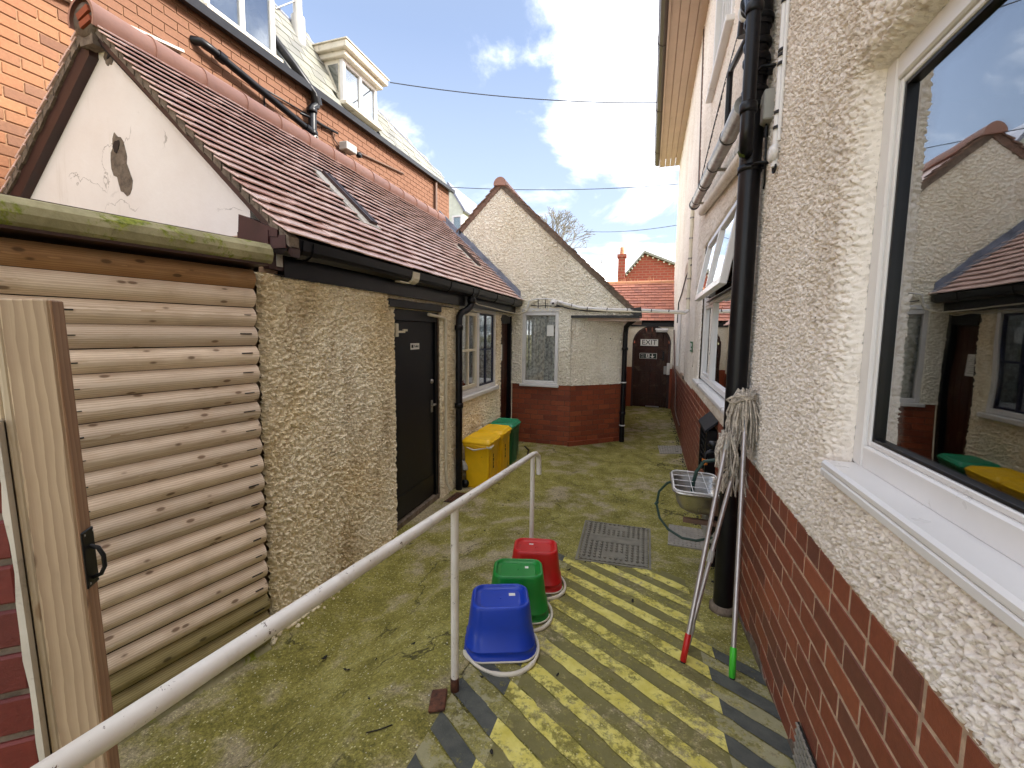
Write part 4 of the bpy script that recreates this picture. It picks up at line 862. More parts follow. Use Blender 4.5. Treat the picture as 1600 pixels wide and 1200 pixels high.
# black door
mb = MB(); wbox(mb, fL, 3.18, 3.235, -.05, 2.05, .03, .13); wbox(mb, fL, 4.005, 4.06, -.05, 2.05, .03, .13); wbox(mb, fL, 3.235, 4.005, 1.95, 2.05, .03, .13); frame = outb.part('door_frame', mb, M_black)
mb = MB(); wbox(mb, fL, 3.06, 4.03, 2.055, 2.125, -.035, .05, .006); outb.part('lintel', mb, M_black)
mb = MB(); wbox(mb, fL, 3.238, 4.002, .07, 1.948, .055, .10, .004); door = outb.part('door', mb, M_doorblack, label='black flush door with a small white notice')
mb = MB(); wbox(mb, fL, 3.25, 3.99, .09, .30, .048, .056, .002); outb.part('kick_plate', mb, M_black, door)
mb = MB(); wbox(mb, fL, 3.22, 3.26, 1.80, 1.92, .0, .05, .006); wbox(mb, fL, 3.26, 3.40, 1.835, 1.855, .02, .035, .003); wbox(mb, fL, 3.37, 3.44, 1.85, 1.87, .02, .035, .003); outb.part('hinge_arm', mb, M_creampaint, door)
mb = MB(); mb.lathe([(0, .0), (.022, .0), (.026, -.012), (0, -.014)], (XD-.04, 3.955, 1.325), 12, axis='x'); mb.lathe([(0, 0), (.02, 0), (.02, .012), (0, .012)], (XD-.05, 3.955, 1.325), 12, axis='x'); outb.part('lock', mb, M_alu, door)
mb = MB(); wbox(mb, fL, 3.94, 3.975, .99, 1.12, .045, .056, .003); mb.tube([(XD-.05, 3.957, 1.08), (XD-.005, 3.957, 1.08), (XD+.0, 3.93, 1.08), (XD, 3.85, 1.075)], .009, 8); outb.part('handle', mb, M_steel, door)
sg = Thing('door_notice', 'small white notice on the black outbuilding door', 'sign', (XD-.05, 3.62, 1.70))
mb = MB(); wbox(mb, fL, 3.54, 3.70, 1.675, 1.735, .049, .0545); sg.part('plate', mb, M_paper)
mb = MB(); wbox(mb, fL, 3.55, 3.585, 1.69, 1.722, .0475, .0488); sg.part('pictogram', mb, M_inkk); text_part(sg, 'lettering', 'Toilet', .036, (XD-.0478, 3.64, 1.705), M_inkk, '+x')
mb = MB(); wbox(mb, fL, 3.16, 4.1, -.1, .06, .02, .5); outb.part('door_step', mb, M_mortargrey)
# cream conduit beside the door, black downpipe, grey vent
mb = MB(); mb.tube([(XD+.03, 3.75, 2.02), (XD+.03, 4.08, 2.0), (XD+.03, 4.115, 1.99), (XD+.03, 4.13, 1.95), (XD+.03, 4.13, .35), (XD+.03, 4.15, .15), (XD+.06, 4.19, .06)], .016, 10); solo('door_conduit', mb, M_creampaint, 'cream conduit running over and down beside the black door', 'conduit', (XD+.03, 4.13, .05))
t = Thing('downpipe', 'black downpipe with a swan neck between the black door and the outbuilding window', 'downpipe', (XD+.07, 4.4, 0))
mb = MB(); mb.tube([(-1.92, 4.62, 2.27), (-1.92, 4.62, 2.20), (-1.925, 4.60, 2.15), (-1.95, 4.52, 2.10), (-1.97, 4.43, 2.07), (-1.975, 4.39, 2.02), (-1.975, 4.38, 1.95), (-1.975, 4.38, G(-1.97, 4.4))], .04, 16); t.part('pipe', mb, M_black)
for z in (2.22, 1.9, 1.0): p = (-1.92, 4.62, z) if z > 2 else (-1.975, 4.38, z); t.part('collar', collar(p, .036, .047, .06), M_black)
t = Thing('vent_pipe', 'grey hooded vent pipe low on the wall beside the near yellow bin', 'vent', (-2.0, 4.55, 0))
mb = MB(); mb.tube([(XD+.04, 4.50, .0), (XD+.04, 4.50, .28), (XD+.05, 4.49, .33)], .022, 12); t.part('pipe', mb, M_grey)
mb = MB(); mb.tube(arc((XD+.06, 4.46, .24), (1, 0, 0), (0, 0, 1), .06, math.pi*.75, 0, 8)+[(XD+.12, 4.46, .22)], .038, 14); t.part('hood', mb, M_grey)
# window of the outbuilding
mb = MB(); ring(mb, fL, 4.52, 5.88, 1.06, 2.16, .05, .005, .09); wbox(mb, fL, 5.13, 5.21, 1.11, 2.11, .0, .08, .004); wbox(mb, fL, 4.57, 5.13, 1.11, 1.13, .01, .08)
ow = outb.part('window', mb, M_white, label='white outbuilding window with one white-barred and one blue-barred sash')
mb = MB(); ring(mb, fL, 4.58, 5.12, 1.135, 2.10, .045, .0, .05); wbox(mb, fL, 4.835, 4.865, 1.18, 2.055, .005, .045); wbox(mb, fL, 4.625, 4.835, 1.605, 1.635, .006, .044); wbox(mb, fL, 4.865, 5.075, 1.605, 1.635, .006, .044); outb.part('sash', mb, M_creampaint, ow)
mb = MB(); wbox(mb, fL, 5.50, 5.53, 1.13, 2.09, .02, .05); ring(mb, fL, 5.22, 5.82, 1.115, 2.105, .022, .02, .055, .002); wbox(mb, fL, 5.25, 5.50, 1.60, 1.625, .022, .048); wbox(mb, fL, 5.53, 5.80, 1.60, 1.625, .022, .048); outb.part('blue_glazing_bar', mb, M_navy, ow)
mb = MB(); wbox(mb, fL, 4.62, 5.08, 1.17, 2.06, .024, .027); wbox(mb, fL, 5.23, 5.81, 1.12, 2.1, .034, .037); outb.part('pane', mb, M_glass, ow)
mb = MB(); wbox(mb, fL, 4.5, 5.92, 1.005, 1.055, -.045, .05, .006); outb.part('sill', mb, M_white, ow)
mb = MB(); wbox(mb, fL, 4.50, 4.53, 1.72, 1.80, -.012, .02); wbox(mb, fL, 4.50, 4.53, 1.2, 1.28, -.012, .02); outb.part('hinge', mb, M_white, ow)
mb = MB(); wbox(mb, fL, 5.56, 5.78, 1.14, 1.38, .041, .043); outb.part('paper', mb, M_paper, ow)
mb = MB(); wbox(mb, fL, 4.55, 5.86, 1.08, 2.13, .3, .31); outb.part('blind', mb, M_room, ow)
# brown door
mb = MB(); wbox(mb, fL, 6.09, 6.15, -.05, 2.13, .02, .13); wbox(mb, fL, 6.62, 6.69, -.05, 2.13, .0, .13); wbox(mb, fL, 6.15, 6.62, 2.0, 2.13, .01, .13); outb.part('door_frame', mb, M_black)
mb = MB()
for k in range(4): wbox(mb, fL, 6.152+.117*k, 6.152+.117*k+.113, .05, 1.998, .06, .10, .003)
bd = outb.part('door', mb, M_browndoor, label='brown boarded door with a white notice and vent')
mb = MB(); wbox(mb, fL, 6.17, 6.32, .25, .45, .05, .062); outb.part('vent_plate', mb, M_grey, bd)
for k in range(5): mb = MB(); wbox(mb, fL, 6.185, 6.305, .265+.035*k, .285+.035*k, .045, .05); outb.part('louvre', mb, M_creampaint, bd)
sg = Thing('brown_door_notice', 'white paper notice on the brown boarded door', 'sign', (XD-.055, 6.25, 1.45))
mb = MB(); wbox(mb, fL, 6.16, 6.34, 1.40, 1.66, .054, .059); sg.part('sheet', mb, M_paper)
mb = MB()
for k in range(9): wbox(mb, fL, 6.19, 6.31-.03*(k % 3), 1.43+.023*k, 1.438+.023*k, .0528, .0538)
sg.part('print', mb, M_grey)
# flex cables under the gutter
t = Thing('eaves_cable', 'thin black and white cables drooping under the outbuilding gutter', 'cable', (-2.0, 4, 2.1))
def droop(pts, r, m): mb_ = MB(); mb_.tube(pts, r, 6); t.part('cable', mb_, m)
rd = random.Random(3)
droop([(-1.995, 1.9+.12*k, 2.165-.004*math.sin(k*2.1)-.008*math.sin(k*.7)) for k in range(41)], .005, M_blackplastic)
droop([(-2.03, 3.2+.1*k, 2.125+.012*math.sin(k*1.3)) for k in range(35)], .006, M_creampaint)
droop([(-2.025, 2.95, 2.17), (-2.02, 3.0, 2.12), (-2.02, 3.1, 2.095), (-2.02, 3.4, 2.11), (-2.02, 3.8, 2.125), (-2.02, 4.3, 2.12)], .006, M_blackplastic)
droop([(-1.98, 4.7, 2.24), (-1.99, 5.0, 2.20), (-1.99, 5.5, 2.19), (-1.98, 6.1, 2.17), (-1.9, 6.55, 2.15), (-1.8, 6.66, 2.2), (-1.72, 6.67, 2.33), (-1.6, 6.67, 2.38)], .009, M_creampaint)
# rubble along the foot of the wall
mb = MB()
for k in range(170):
    y = random.uniform(1.75, 3.1); x = -2.0+abs(random.gauss(0, .035)); r_ = random.uniform(.006, .02)
    mb.lathe([(0, -r_*.6), (r_*.8, -r_*.3), (r_, .1*r_), (r_*.6, r_*.6), (0, r_*.7)], (x, y, G(x, y)+r_*.3), 6, smooth=False)
solo('fallen_roughcast', mb, M_rcL, 'crumbs of fallen roughcast along the foot of the outbuilding wall', 'rubble', (-2.0, 2.4, .1), kind='stuff')
# ================================================================== GABLED OUTBUILDING at the end of the yard
YG = 6.7
gab = Thing('gabled_outbuilding', 'pale roughcast gabled outbuilding with splayed brick base closing the yard', 'outbuilding', (-1.2, 7.2, 0))
fG = lambda u, w, d: (u, YG+d, w)
GA = (-2.27, 4.26)
def gkeep(U, Z): return (Z < GA[1]-abs(1)*np.where(U > GA[0], (U-GA[0])*.955, (GA[0]-U)*.98)) & ~((U > -1.06) & (Z < 2.12))
hG = (-1.87, -1.265, 1.0, 2.19)
parts = [sheet(lambda U, Z, h: (U, YG-h, Z), axis_lines(-4.4, -.14, .013, (-1.87, -1.265, -1.06)), axis_lines(1.0, 4.26, .013, (2.12, 2.19)), [hG], .019, .034, .012, keep=gkeep)]
e_ = Vector((-.28+1.04, 7.36-6.73, 0)); LS = e_.length; e_.normalize(); nS = Vector((e_.y, -e_.x, 0)); C0 = Vector((-1.05, 6.702, 0))
parts.append(sheet(lambda U, Z, h: (C0.x+e_.x*U+nS.x*h, C0.y+e_.y*U+nS.y*h, Z), axis_lines(-.004, LS+.02, .011), axis_lines(1.0, 2.14, .011), [], .018, .034, .02, extra=lambda U, Z: -.05*np.clip((U-LS+.012)/.03, 0, 1)))
gab.part('roughcast_wall', None, M_rcG, me=np_mesh('roughcast_wall', parts, gab.base, smooth=False))
mb = MB(); core(mb, fG, -2.05, -1.06, -.2, 2.6, [(-1.88, -1.255, .99, 2.2)], .03, .2)
mb.prism([(-4.35, YG+.03, 2.2), (-.2, YG+.03, 2.2), (GA[0], YG+.03, GA[1]-.04)], (0, .15, 0))
P = [C0-nS*.02, C0+e_*LS-nS*.02, C0+e_*LS-nS*.22, C0-nS*.22-e_*.1]; mb.prism([(p.x, p.y, -.2) for p in P], (0, 0, 2.32))
mb.box((-.44, 7.34, -.2), (-.30, 11.0, 2.2)); mb.box((-4.4, 9.4, 0), (-.3, 9.5, 2.4)); gab.part('wall_core', mb, M_rcG)
mb = MB(); wbox(mb, fG, -2.04, -1.05, -.2, 1.0, .002, .03); P = [C0-nS*.002, C0+e_*(LS+.01)-nS*.002, C0+e_*(LS+.01)-nS*.05, C0-nS*.05]; mb.prism([(p.x, p.y, -.2) for p in P], (0, 0, 1.2)); gab.part('mortar', mb, M_mortardark)
lay(gab, (-2.04, YG, 0), (1, 0, 0), (0, -1, 0), .99, -.02, 12, .085, .225, M_brickS, cap=140, seed=11)
lay(gab, (C0.x, C0.y, 0), tuple(e_), tuple(nS), LS+.005, -.02, 12, .085, .225, M_brickS, cap=150, seed=12)
lay(gab, (C0.x-.02, C0.y-.03, 0), tuple(e_), tuple(nS), LS+.05, -.03, 1, .11, .3, M_brickS, cap=10, seed=13, proud=.02)
mb = MB(); mb.box((-.30, 7.36, -.2), (-.282, 11.0, .95)); gab.part('passage_brick_face', mb, M_brickS)
mb = MB(); mb.box((-1.06, YG-.05, 2.095), (-.02, YG+.02, 2.135)); mb.prism([(-.08, YG-.07, 2.12), (.02, YG-.07, 2.12), (.0, YG-.07, 2.26), (-.16, YG-.07, 2.24)], (0, .9, 0)); gab.part('gutter', mb, M_black)
mb = MB(); mb.prism([(-1.06, YG, 2.14), (-.10, YG, 2.14), (-.10, 7.5, 2.14), (-.28, 7.40, 2.14)], (0, 0, .03)); gab.part('soffit', mb, M_white)
mb = MB(); ring(mb, fG, -1.87, -1.265, 1.005, 2.19, .055, -.01, .07, .006)
gw = gab.part('window', mb, M_white, label='white window with patterned net curtain')
mb = MB(); wbox(mb, fG, -1.815, -1.32, 1.06, 2.135, .03, .034); gab.part('pane', mb, M_glassclear, gw)
mb = MB(); wbox(mb, fG, -1.90, -1.24, .965, 1.003, -.06, .05, .006); gab.part('sill', mb, M_white, gw)
mb = MB(); wbox(mb, fG, -1.88, -1.255, 2.192, 2.25, -.02, .05, .004); gab.part('head_board', mb, M_white, gw)
mb = MB(); wbox(mb, fG, -1.46, -1.35, 1.80, 1.98, .024, .028); gab.part('paper', mb, M_paper, gw)
mb = MB(); wbox(mb, fG, -2.0, -1.2, .9, 2.3, .55, .6); gab.part('dark_room', mb, M_slotdark, gw)
mb = MB(); pts = [(-1.83+.53*i/50, YG+.10+.02*math.sin(i*.95)+.008*math.sin(i*2.3)) for i in range(51)]
mb.add([(x, y, z) for z in (1.03, 2.13) for x, y in pts], [(i, i+1, i+52, i+51) for i in range(50)], True)
solo('net_curtain', mb, M_lace, 'white lace net curtain behind the window of the gabled outbuilding', 'curtain', (-1.57, YG+.1, 1.03))
# verges, ridge, roof of the gabled outbuilding
SLR = math.atan(.955)
for sx in (1, -1):
    k_ = .955 if sx == 1 else .98; L = 3.05 if sx == 1 else 2.6; th = math.atan(k_); n = int(L/.105)
    mb = MB(); dx_, dz_ = sx*math.cos(th), -math.sin(th)
    for i in range(n):
        a, b = i*.105, (i+1)*.105+.012; j = random.uniform(-.006, .008)
        p = lambda s, o: (GA[0]+dx_*s+sx*math.sin(th)*o, YG-.05, GA[1]+.02+dz_*s+math.cos(th)*o)
        mb.prism([p(a, .005+j), p(b, .022+j), p(b, .04+j), p(a, .022+j)], (0, .22, 0)); 
    gab.part('verge_tiles', mb, M_verge)
    mb = MB(); mb.prism([(GA[0]+dx_*0, YG-.035, GA[1]-.055), (GA[0]+dx_*L, YG-.035, GA[1]-.055+dz_*L), (GA[0]+dx_*L, YG-.035, GA[1]+.048+dz_*L), (GA[0], YG-.035, GA[1]+.05)], (0, .2, 0)); gab.part('verge_mortar', mb, M_mortargrey if sx == 1 else M_verge)
mb = MB(); sec = [(GA[0]+.11*math.cos(R(a)), GA[1]-.015+.12*math.sin(R(a))) for a in range(-10, 191, 16)]
mb.prism([(x, YG-.07, z) for x, z in sec], (0, 2.7, 0)); gab.part('ridge_tile', mb, M_ridge)
mb = MB(); mb.prism([(.02, YG+.17, 2.05), (GA[0], YG+.17, GA[1]+.02), (-4.5, YG+.17, 2.1)], (0, 2.6, 0)); gab.part('roof', mb, M_tile)
mb = MB(); rd = random.Random(4)                      # stepped lead where the low roof meets the gable
for k in range(12):
    s0, s1 = .06+.168*k, .06+.168*(k+1)+.012; a, b = roofL(s0, 0), roofL(s1, 0)
    mb.prism([(a[0], 6.665-.003*(k % 2), a[2]+.03), (b[0], 6.665-.003*(k % 2), b[2]+.03), (b[0], 6.665-.003*(k % 2), b[2]+.135+rd.uniform(-.01, .01)), (a[0], 6.665-.003*(k % 2), a[2]+.125)], (0, .03, 0))
a, b = roofL(.0, 0), roofL(RL-.02, 0); mb.prism([(a[0], 6.55, a[2]+.028), (b[0], 6.55, b[2]+.028), (b[0], 6.55, b[2]+.04), (a[0], 6.55, a[2]+.04)], (0, .12, 0)); gab.part('lead_flashing', mb, M_lead)
mb = MB()
for x, z, r_ in ((-.475, 1.765, .018), (-.40, 1.78, .010)):
    u_ = (x-C0.x)/e_.x; p = C0+e_*u_+nS*.004; mb.lathe([(0, -.008), (r_*.8, -.006), (r_, .004), (r_*.4, .012), (0, .013)], (p.x, p.y, z), 9)
gab.part('plug_hole', mb, M_slotdark)
t = Thing('splay_downpipe', 'black downpipe with white joint rings at the end of the splayed brick corner', 'downpipe', (-.235, 7.28, 0))
mb = MB(); mb.tube([(-.06, 6.95, 2.17), (-.08, 7.0, 2.09), (-.17, 7.2, 2.03), (-.225, 7.27, 1.97), (-.235, 7.28, 1.85), (-.235, 7.28, -.02)], .042, 14); t.part('pipe', mb, M_black)
for z in (1.03, .29): t.part('joint_ring', collar((-.235, 7.28, z), .04, .047, .02), M_white)
for z in (.5, 1.6): t.part('collar', collar((-.235, 7.28, z), .04, .049, .05), M_black)
t = Thing('dome_camera', 'small white dome camera above the net-curtained window', 'camera', (-1.345, YG-.03, 2.33))
mb = MB(); mb.lathe([(0, .0), (.055, .0), (.055, -.02), (.045, -.03), (0, -.03)], (-1.345, YG-.012, 2.335), 18, axis='y'); t.part('base', mb, M_white)
mb = MB(); mb.lathe([(0, -.068), (.026, -.063), (.048, -.046), (.058, -.02), (.058, 0), (0, 0)], (-1.345, YG-.035, 2.33), 18, axis='y'); dm = t.part('dome', mb, M_white)
mb = MB(); mb.lathe([(0, -.006), (.017, -.004), (.02, .004), (0, .006)], (-1.345, YG-.098, 2.322), 14, axis='y'); t.part('lens', mb, M_inkk, dm)
t = Thing('cable_bundle', 'bundle of white and black cables crossing from the gabled outbuilding to the house', 'cable', (-.4, 6.66, 2.2))
def cb(pts, r, m): mb_ = MB(); mb_.tube(pts, r, 8); t.part('cable', mb_, m)
cb([(-1.26, 6.66, 2.35), (-1.1, 6.64, 2.30), (-.9, 6.62, 2.25), (-.5, 6.63, 2.225), (0, 6.66, 2.21), (.45, 6.75, 2.195), (.66, 6.88, 2.19), (.685, 6.94, 2.22)], .024, M_white)
cb([(-1.2, 6.64, 2.31), (-.95, 6.62, 2.235), (-.5, 6.61, 2.20), (0, 6.64, 2.185), (.45, 6.73, 2.175), (.64, 6.84, 2.165)], .013, M_creampaint)
cb([(-1.3, 6.65, 2.30), (-1.1, 6.63, 2.24), (-.8, 6.62, 2.20), (-.4, 6.62, 2.19), (-.1, 6.64, 2.19)], .009, M_blackplastic)
cb([(-1.78, 6.66, 2.26), (-1.75, 6.65, 2.37), (-1.62, 6.65, 2.40), (-1.45, 6.65, 2.40), (-1.35, 6.66, 2.39), (-1.24, 6.66, 2.35)], .01, M_white)
cb([(-1.72, 6.655, 2.30), (-1.6, 6.65, 2.285), (-1.45, 6.65, 2.29), (-1.2, 6.65, 2.27)], .007, M_blackplastic); cb([(-1.6, 6.655, 2.39), (-1.6, 6.655, 2.25)], .006, M_blackplastic); cb([(-1.48, 6.655, 2.39), (-1.48, 6.655, 2.25)], .006, M_blackplastic)
for x, y, z in ((-1.05, 6.64, 2.285), (-.8, 6.62, 2.235), (-.5, 6.625, 2.22), (-.2, 6.645, 2.21), (.15, 6.68, 2.20), (.4, 6.735, 2.195)): mb = MB(); mb.tube([(x-.006, y, z+.002), (x+.006, y, z)], .03, 8); t.part('tie', mb, M_blackplastic)
# ================================================================== COVERED PASSAGE with the exit door
pas = Thing('covered_passage', 'tiled covered passage with a dark arched doorway between the buildings', 'passage', (.25, 11, 0))
YP = 11.0; fP = lambda u, w, d: (u, YP+d, w)
DX0, DX1, DT, SPR = -.17, .745, 2.06, 1.62
mb = MB(); n = 18; ar = [((DX0+DX1)/2+(DX1-DX0)/2*math.cos(math.pi*i/n), SPR+(DT-SPR)*math.sin(math.pi*i/n)) for i in range(n+1)]
poly = [(DX1, SPR)]
for i in range(n):
    (x0, z0), (x1, z1) = ar[i], ar[i+1]; mb.prism([(x0, YP, z0), (x1, YP, z1), (x1, YP, 2.2), (x0, YP, 2.2)], (0, .14, 0))
mb.box((-.5, YP, SPR-.6), (DX0, YP+.14, 2.2)); mb.box((DX1, YP, 1.0), (.95, YP+.14, 2.2)); pas.part('arch_wall', mb, M_rcG)
mb = MB(); mb.box((-.5, YP-.004, -.1), (DX0, YP+.14, SPR-.6)); mb.box((DX1, YP-.004, -.1), (.95, YP+.14, 1.0)); pas.part('brick_jamb', mb, M_brickS)
mb = MB()
for i in range(n): (x0, z0), (x1, z1) = ar[i], ar[i+1]; mb.prism([(x0, YP+.03, z0), (x1, YP+.03, z1), (x1*.93+.02, YP+.03, z1-.035), (x0*.93+.02, YP+.03, z0-.035)], (0, .1, 0))
mb.box((DX0, YP+.03, -.02), (DX0+.05, YP+.13, SPR)); mb.box((DX1-.05, YP+.03, -.02), (DX1, YP+.13, SPR)); pas.part('door_frame', mb, M_darkwood)
door = None; wd = (DX1-DX0-.1)/6
for k in range(6):
    x0 = DX0+.05+wd*k; xm = x0+wd/2; top = SPR+(DT-SPR)*math.sqrt(max(0, 1-((xm-(DX0+DX1)/2)/((DX1-DX0)/2))**2))-.03
    mb = MB(); mb.box((x0+.003, YP+.075, .03), (x0+wd-.003, YP+.11, top), ch=.004)
    if k == 0: door = pas.part('exit_door', mb, M_browndoor, label='dark brown boarded arched exit door')
    else: pas.part('door_board', mb, M_browndoor, door)
mb = MB(); mb.box((DX0+.05, YP+.112, .0), (DX1-.05, YP+.135, SPR+.30)); pas.part('door_backing', mb, M_browndoor, door)
for z, hh in ((1.46, .09), (.92, .12), (.2, .14)): mb = MB(); mb.box((DX0+.06, YP+.055, z), (DX1-.06, YP+.076, z+hh), ch=.004); pas.part('ledge', mb, M_browndoor, door)
mb = MB(); mb.box((.56, YP+.03, 1.2), (.60, YP+.075, 1.42)); mb.tube([(.58, YP+.03, 1.24), (.50, YP+.02, 1.24)], .012, 8); pas.part('latch', mb, M_black, door)
mb = MB(); mb.box((.20, YP-.02, -.004+.02), (.52, YP+.06, .035)); pas.part('threshold', mb, M_alu)
mb = MB(); mb.box((-.5, YP-.05, 2.04), (.95, YP+.12, 2.17)); pas.part('eaves_beam', mb, M_black)
tile_field(pas, lambda s, y: (y, YP-.12+s*.69, 2.17+s*.72), [(1, 0, 0), (0, .69, .72), (0, -.72, .69)], 14, .105, -1.2, .98, .17, M_tile2, cap=260, th=.011, gap=.012, seed=6)
mb = MB(); mb.prism([(-1.3, YP-.1, 2.14), (-1.3, YP+1.0, 3.2), (-1.3, YP+2.1, 2.14)], (2.4, 0, 0)); pas.part('roof_deck', mb, M_slotdark)
for k in range(8):
    mb = MB(); x0 = -1.3+.3*k; sec = [(YP+.95+.13*math.cos(R(a)), 3.17+.12*math.sin(R(a))) for a in range(-5, 186, 19)]
    mb.prism([(x0+.004, y, z) for y, z in sec], (.292, 0, 0)); pas.part('ridge_tile', mb, M_ridge2)
mb = MB(); rd = random.Random(2)
for k in range(26): x = rd.uniform(-1.2, .3); hh = rd.uniform(.03, .12); mb.tube([(x, YP+.95, 3.27), (x+rd.uniform(-.03, .03), YP+.95, 3.29+hh)], [.006, .002], 4)
pas.part('grass_tuft', mb, M_ridge2, kind='stuff')
t = Thing('exit_sign', 'white EXIT sign with black letters on the arched exit door', 'sign', (.23, YP+.05, 1.64))
mb = MB(); mb.box((.02, YP+.040, 1.56), (.44, YP+.054, 1.725)); t.part('board', mb, M_paper)
text_part(t, 'lettering', 'EXIT', .175, (.23, YP+.038, 1.642), M_inkk, '-y')
t = Thing('fire_exit_sign', 'small dark fire exit sign with running figure and down arrow below the EXIT sign', 'sign', (.22, YP+.05, 1.3))
mb = MB(); mb.box((.01, YP+.040, 1.235), (.425, YP+.05, 1.375)); t.part('border', mb, M_paper)
mb = MB(); mb.box((.02, YP+.036, 1.243), (.415, YP+.0405, 1.367)); t.part('panel', mb, M_dkgrn)
mb = MB(); y = YP+.033
mb.box((.305, y, 1.30), (.33, y+.004, 1.355)); mb.prism([(.265, y, 1.30), (.37, y, 1.30), (.3175, y, 1.252)], (0, .004, 0)); t.part('arrow', mb, M_paper)
mb = MB(); mb.box((.165, y, 1.255), (.25, y+.002, 1.357)); t.part('doorway', mb, M_paper)
mb = MB(); y2 = y-.003
mb.lathe([(0, 0), (.011, 0), (0, .002)], (.205, y2, 1.337), 10, axis='y'); mb.prism([(.19, y2, 1.325), (.215, y2, 1.32), (.212, y2, 1.292), (.195, y2, 1.292)], (0, .002, 0)); mb.prism([(.195, y2, 1.295), (.205, y2, 1.292), (.19, y2, 1.262), (.178, y2, 1.268)], (0, .002, 0)); mb.prism([(.205, y2, 1.295), (.213, y2, 1.292), (.232, y2, 1.272), (.222, y2, 1.262)], (0, .002, 0)); mb.prism([(.213, y2, 1.32), (.235, y2, 1.305), (.23, y2, 1.297), (.212, y2, 1.308)], (0, .002, 0)); t.part('running_figure', mb, M_dkgrn)
text_part(t, 'lettering', 'Fire', .05, (.09, YP+.034, 1.33), M_paper, '-y'); text_part(t, 'lettering', 'exit', .05, (.09, YP+.034, 1.278), M_paper, '-y')
t = Thing('bulkhead_light', 'small white bulkhead light under the passage eaves above the EXIT sign', 'light', (.5, YP-.06, 1.96))
mb = MB(); mb.box((.36, YP-.10, 1.955), (.66, YP-.01, 2.0), ch=.006); t.part('housing', mb, M_white)
mb = MB(); mb.box((.375, YP-.13, 1.90), (.645, YP-.02, 1.954), ch=.012); t.part('diffuser', mb, M_grey)
t = Thing('door_keypad', 'pale grey lock box at the right edge of the exit door', 'keypad', (.69, YP+.03, .9))
mb = MB(); mb.box((.60, YP+.0, .86), (.70, YP+.05, 1.06), ch=.005); t.part('body', mb, M_grey); mb = MB(); mb.box((.67, YP-.02, .85), (.74, YP+.02, 1.14), ch=.005); t.part('cover', mb, M_paper)
# ================================================================== TALL BRICK BUILDING behind
XB = -4.6
tall = Thing('brick_building', 'tall orange brick building with slate mansard roof behind the outbuilding', 'building', (-4.6, 5.5, 0))
mb = MB(); mb.box((-10, -2, 0), (XB-.006, 9.62, 5.12)); tall.part('mortar_wall', mb, M_mortarwarm)
def ztop(y): return 5.07+.028*(y-3.2) if y < 12 else 5.3
lay(tall, (XB, .6, 0), (0, 1, 0), (1, 0, 0), 9.0, 2.35, 34, .086, .236, M_brickO, cap=300, joint=.010, seed=21, proud=.004)
mb = MB(); mb.prism([(XB-.03, .0, 5.12), (XB-.03, 9.66, 5.26), (XB-.03, 9.66, 5.33), (XB-.03, .0, 5.10+.1)], (.12, 0, 0)); mb.prism([(XB+.05, 0, 5.06), (XB+.05, 9.7, 5.24), (XB+.05, 9.7, 5.31), (XB+.05, 0, 5.15)], (.07, 0, 0)); tall.part('gutter', mb, M_black)
# slates: plane rising 2:1 from the eaves, top edge running down to the far corner
SK = math.hypot(1, 2); cB, sB = 1/SK, 2/SK
def slp(s, y): return (XB-.02-s*cB, y, 5.16+.018*(y-3)+s*sB)
def stop_(y): return max(0, (1.62-.235*(y-4.2))/sB)
tile_field(tall, slp, [(0, 1, 0), (-cB, 0, sB), (sB, 0, cB)], 10, .17, 1.6, 9.7, .25, M_slate, cap=300, th=.008, name='slate', far='slating', seed=9, hlen=1.25,
           ylim=lambda r: (1.6, min(9.7, 4.2+(1.62-r*.17*sB)/.235)), skip=lambda s, y: (5.95 < y < 6.9 and s < .75) or (3.7 < y < 4.65 and s < 1.0))
mb = MB(); ys = [-2, 1.6, 4.2, 6.0, 8.0, 9.75]
for a, b in zip(ys[:-1], ys[1:]):
    p0, p1, p2, p3 = slp(0, a), slp(0, b), slp(stop_(b), b), slp(stop_(a), a); mb.prism([(x-.03, y, z-.02) for x, y, z in (p0, p1, p2, p3)], (-.25, 0, -.3))
tall.part('roof_deck', mb, M_slate)
mb = MB(); pts = [slp(stop_(y)+.02, y) for y in (1.6, 4.2, 6, 8, 9.7)]; mb.tube(pts, .03, 8); tall.part('hip_ridge', mb, M_lead)
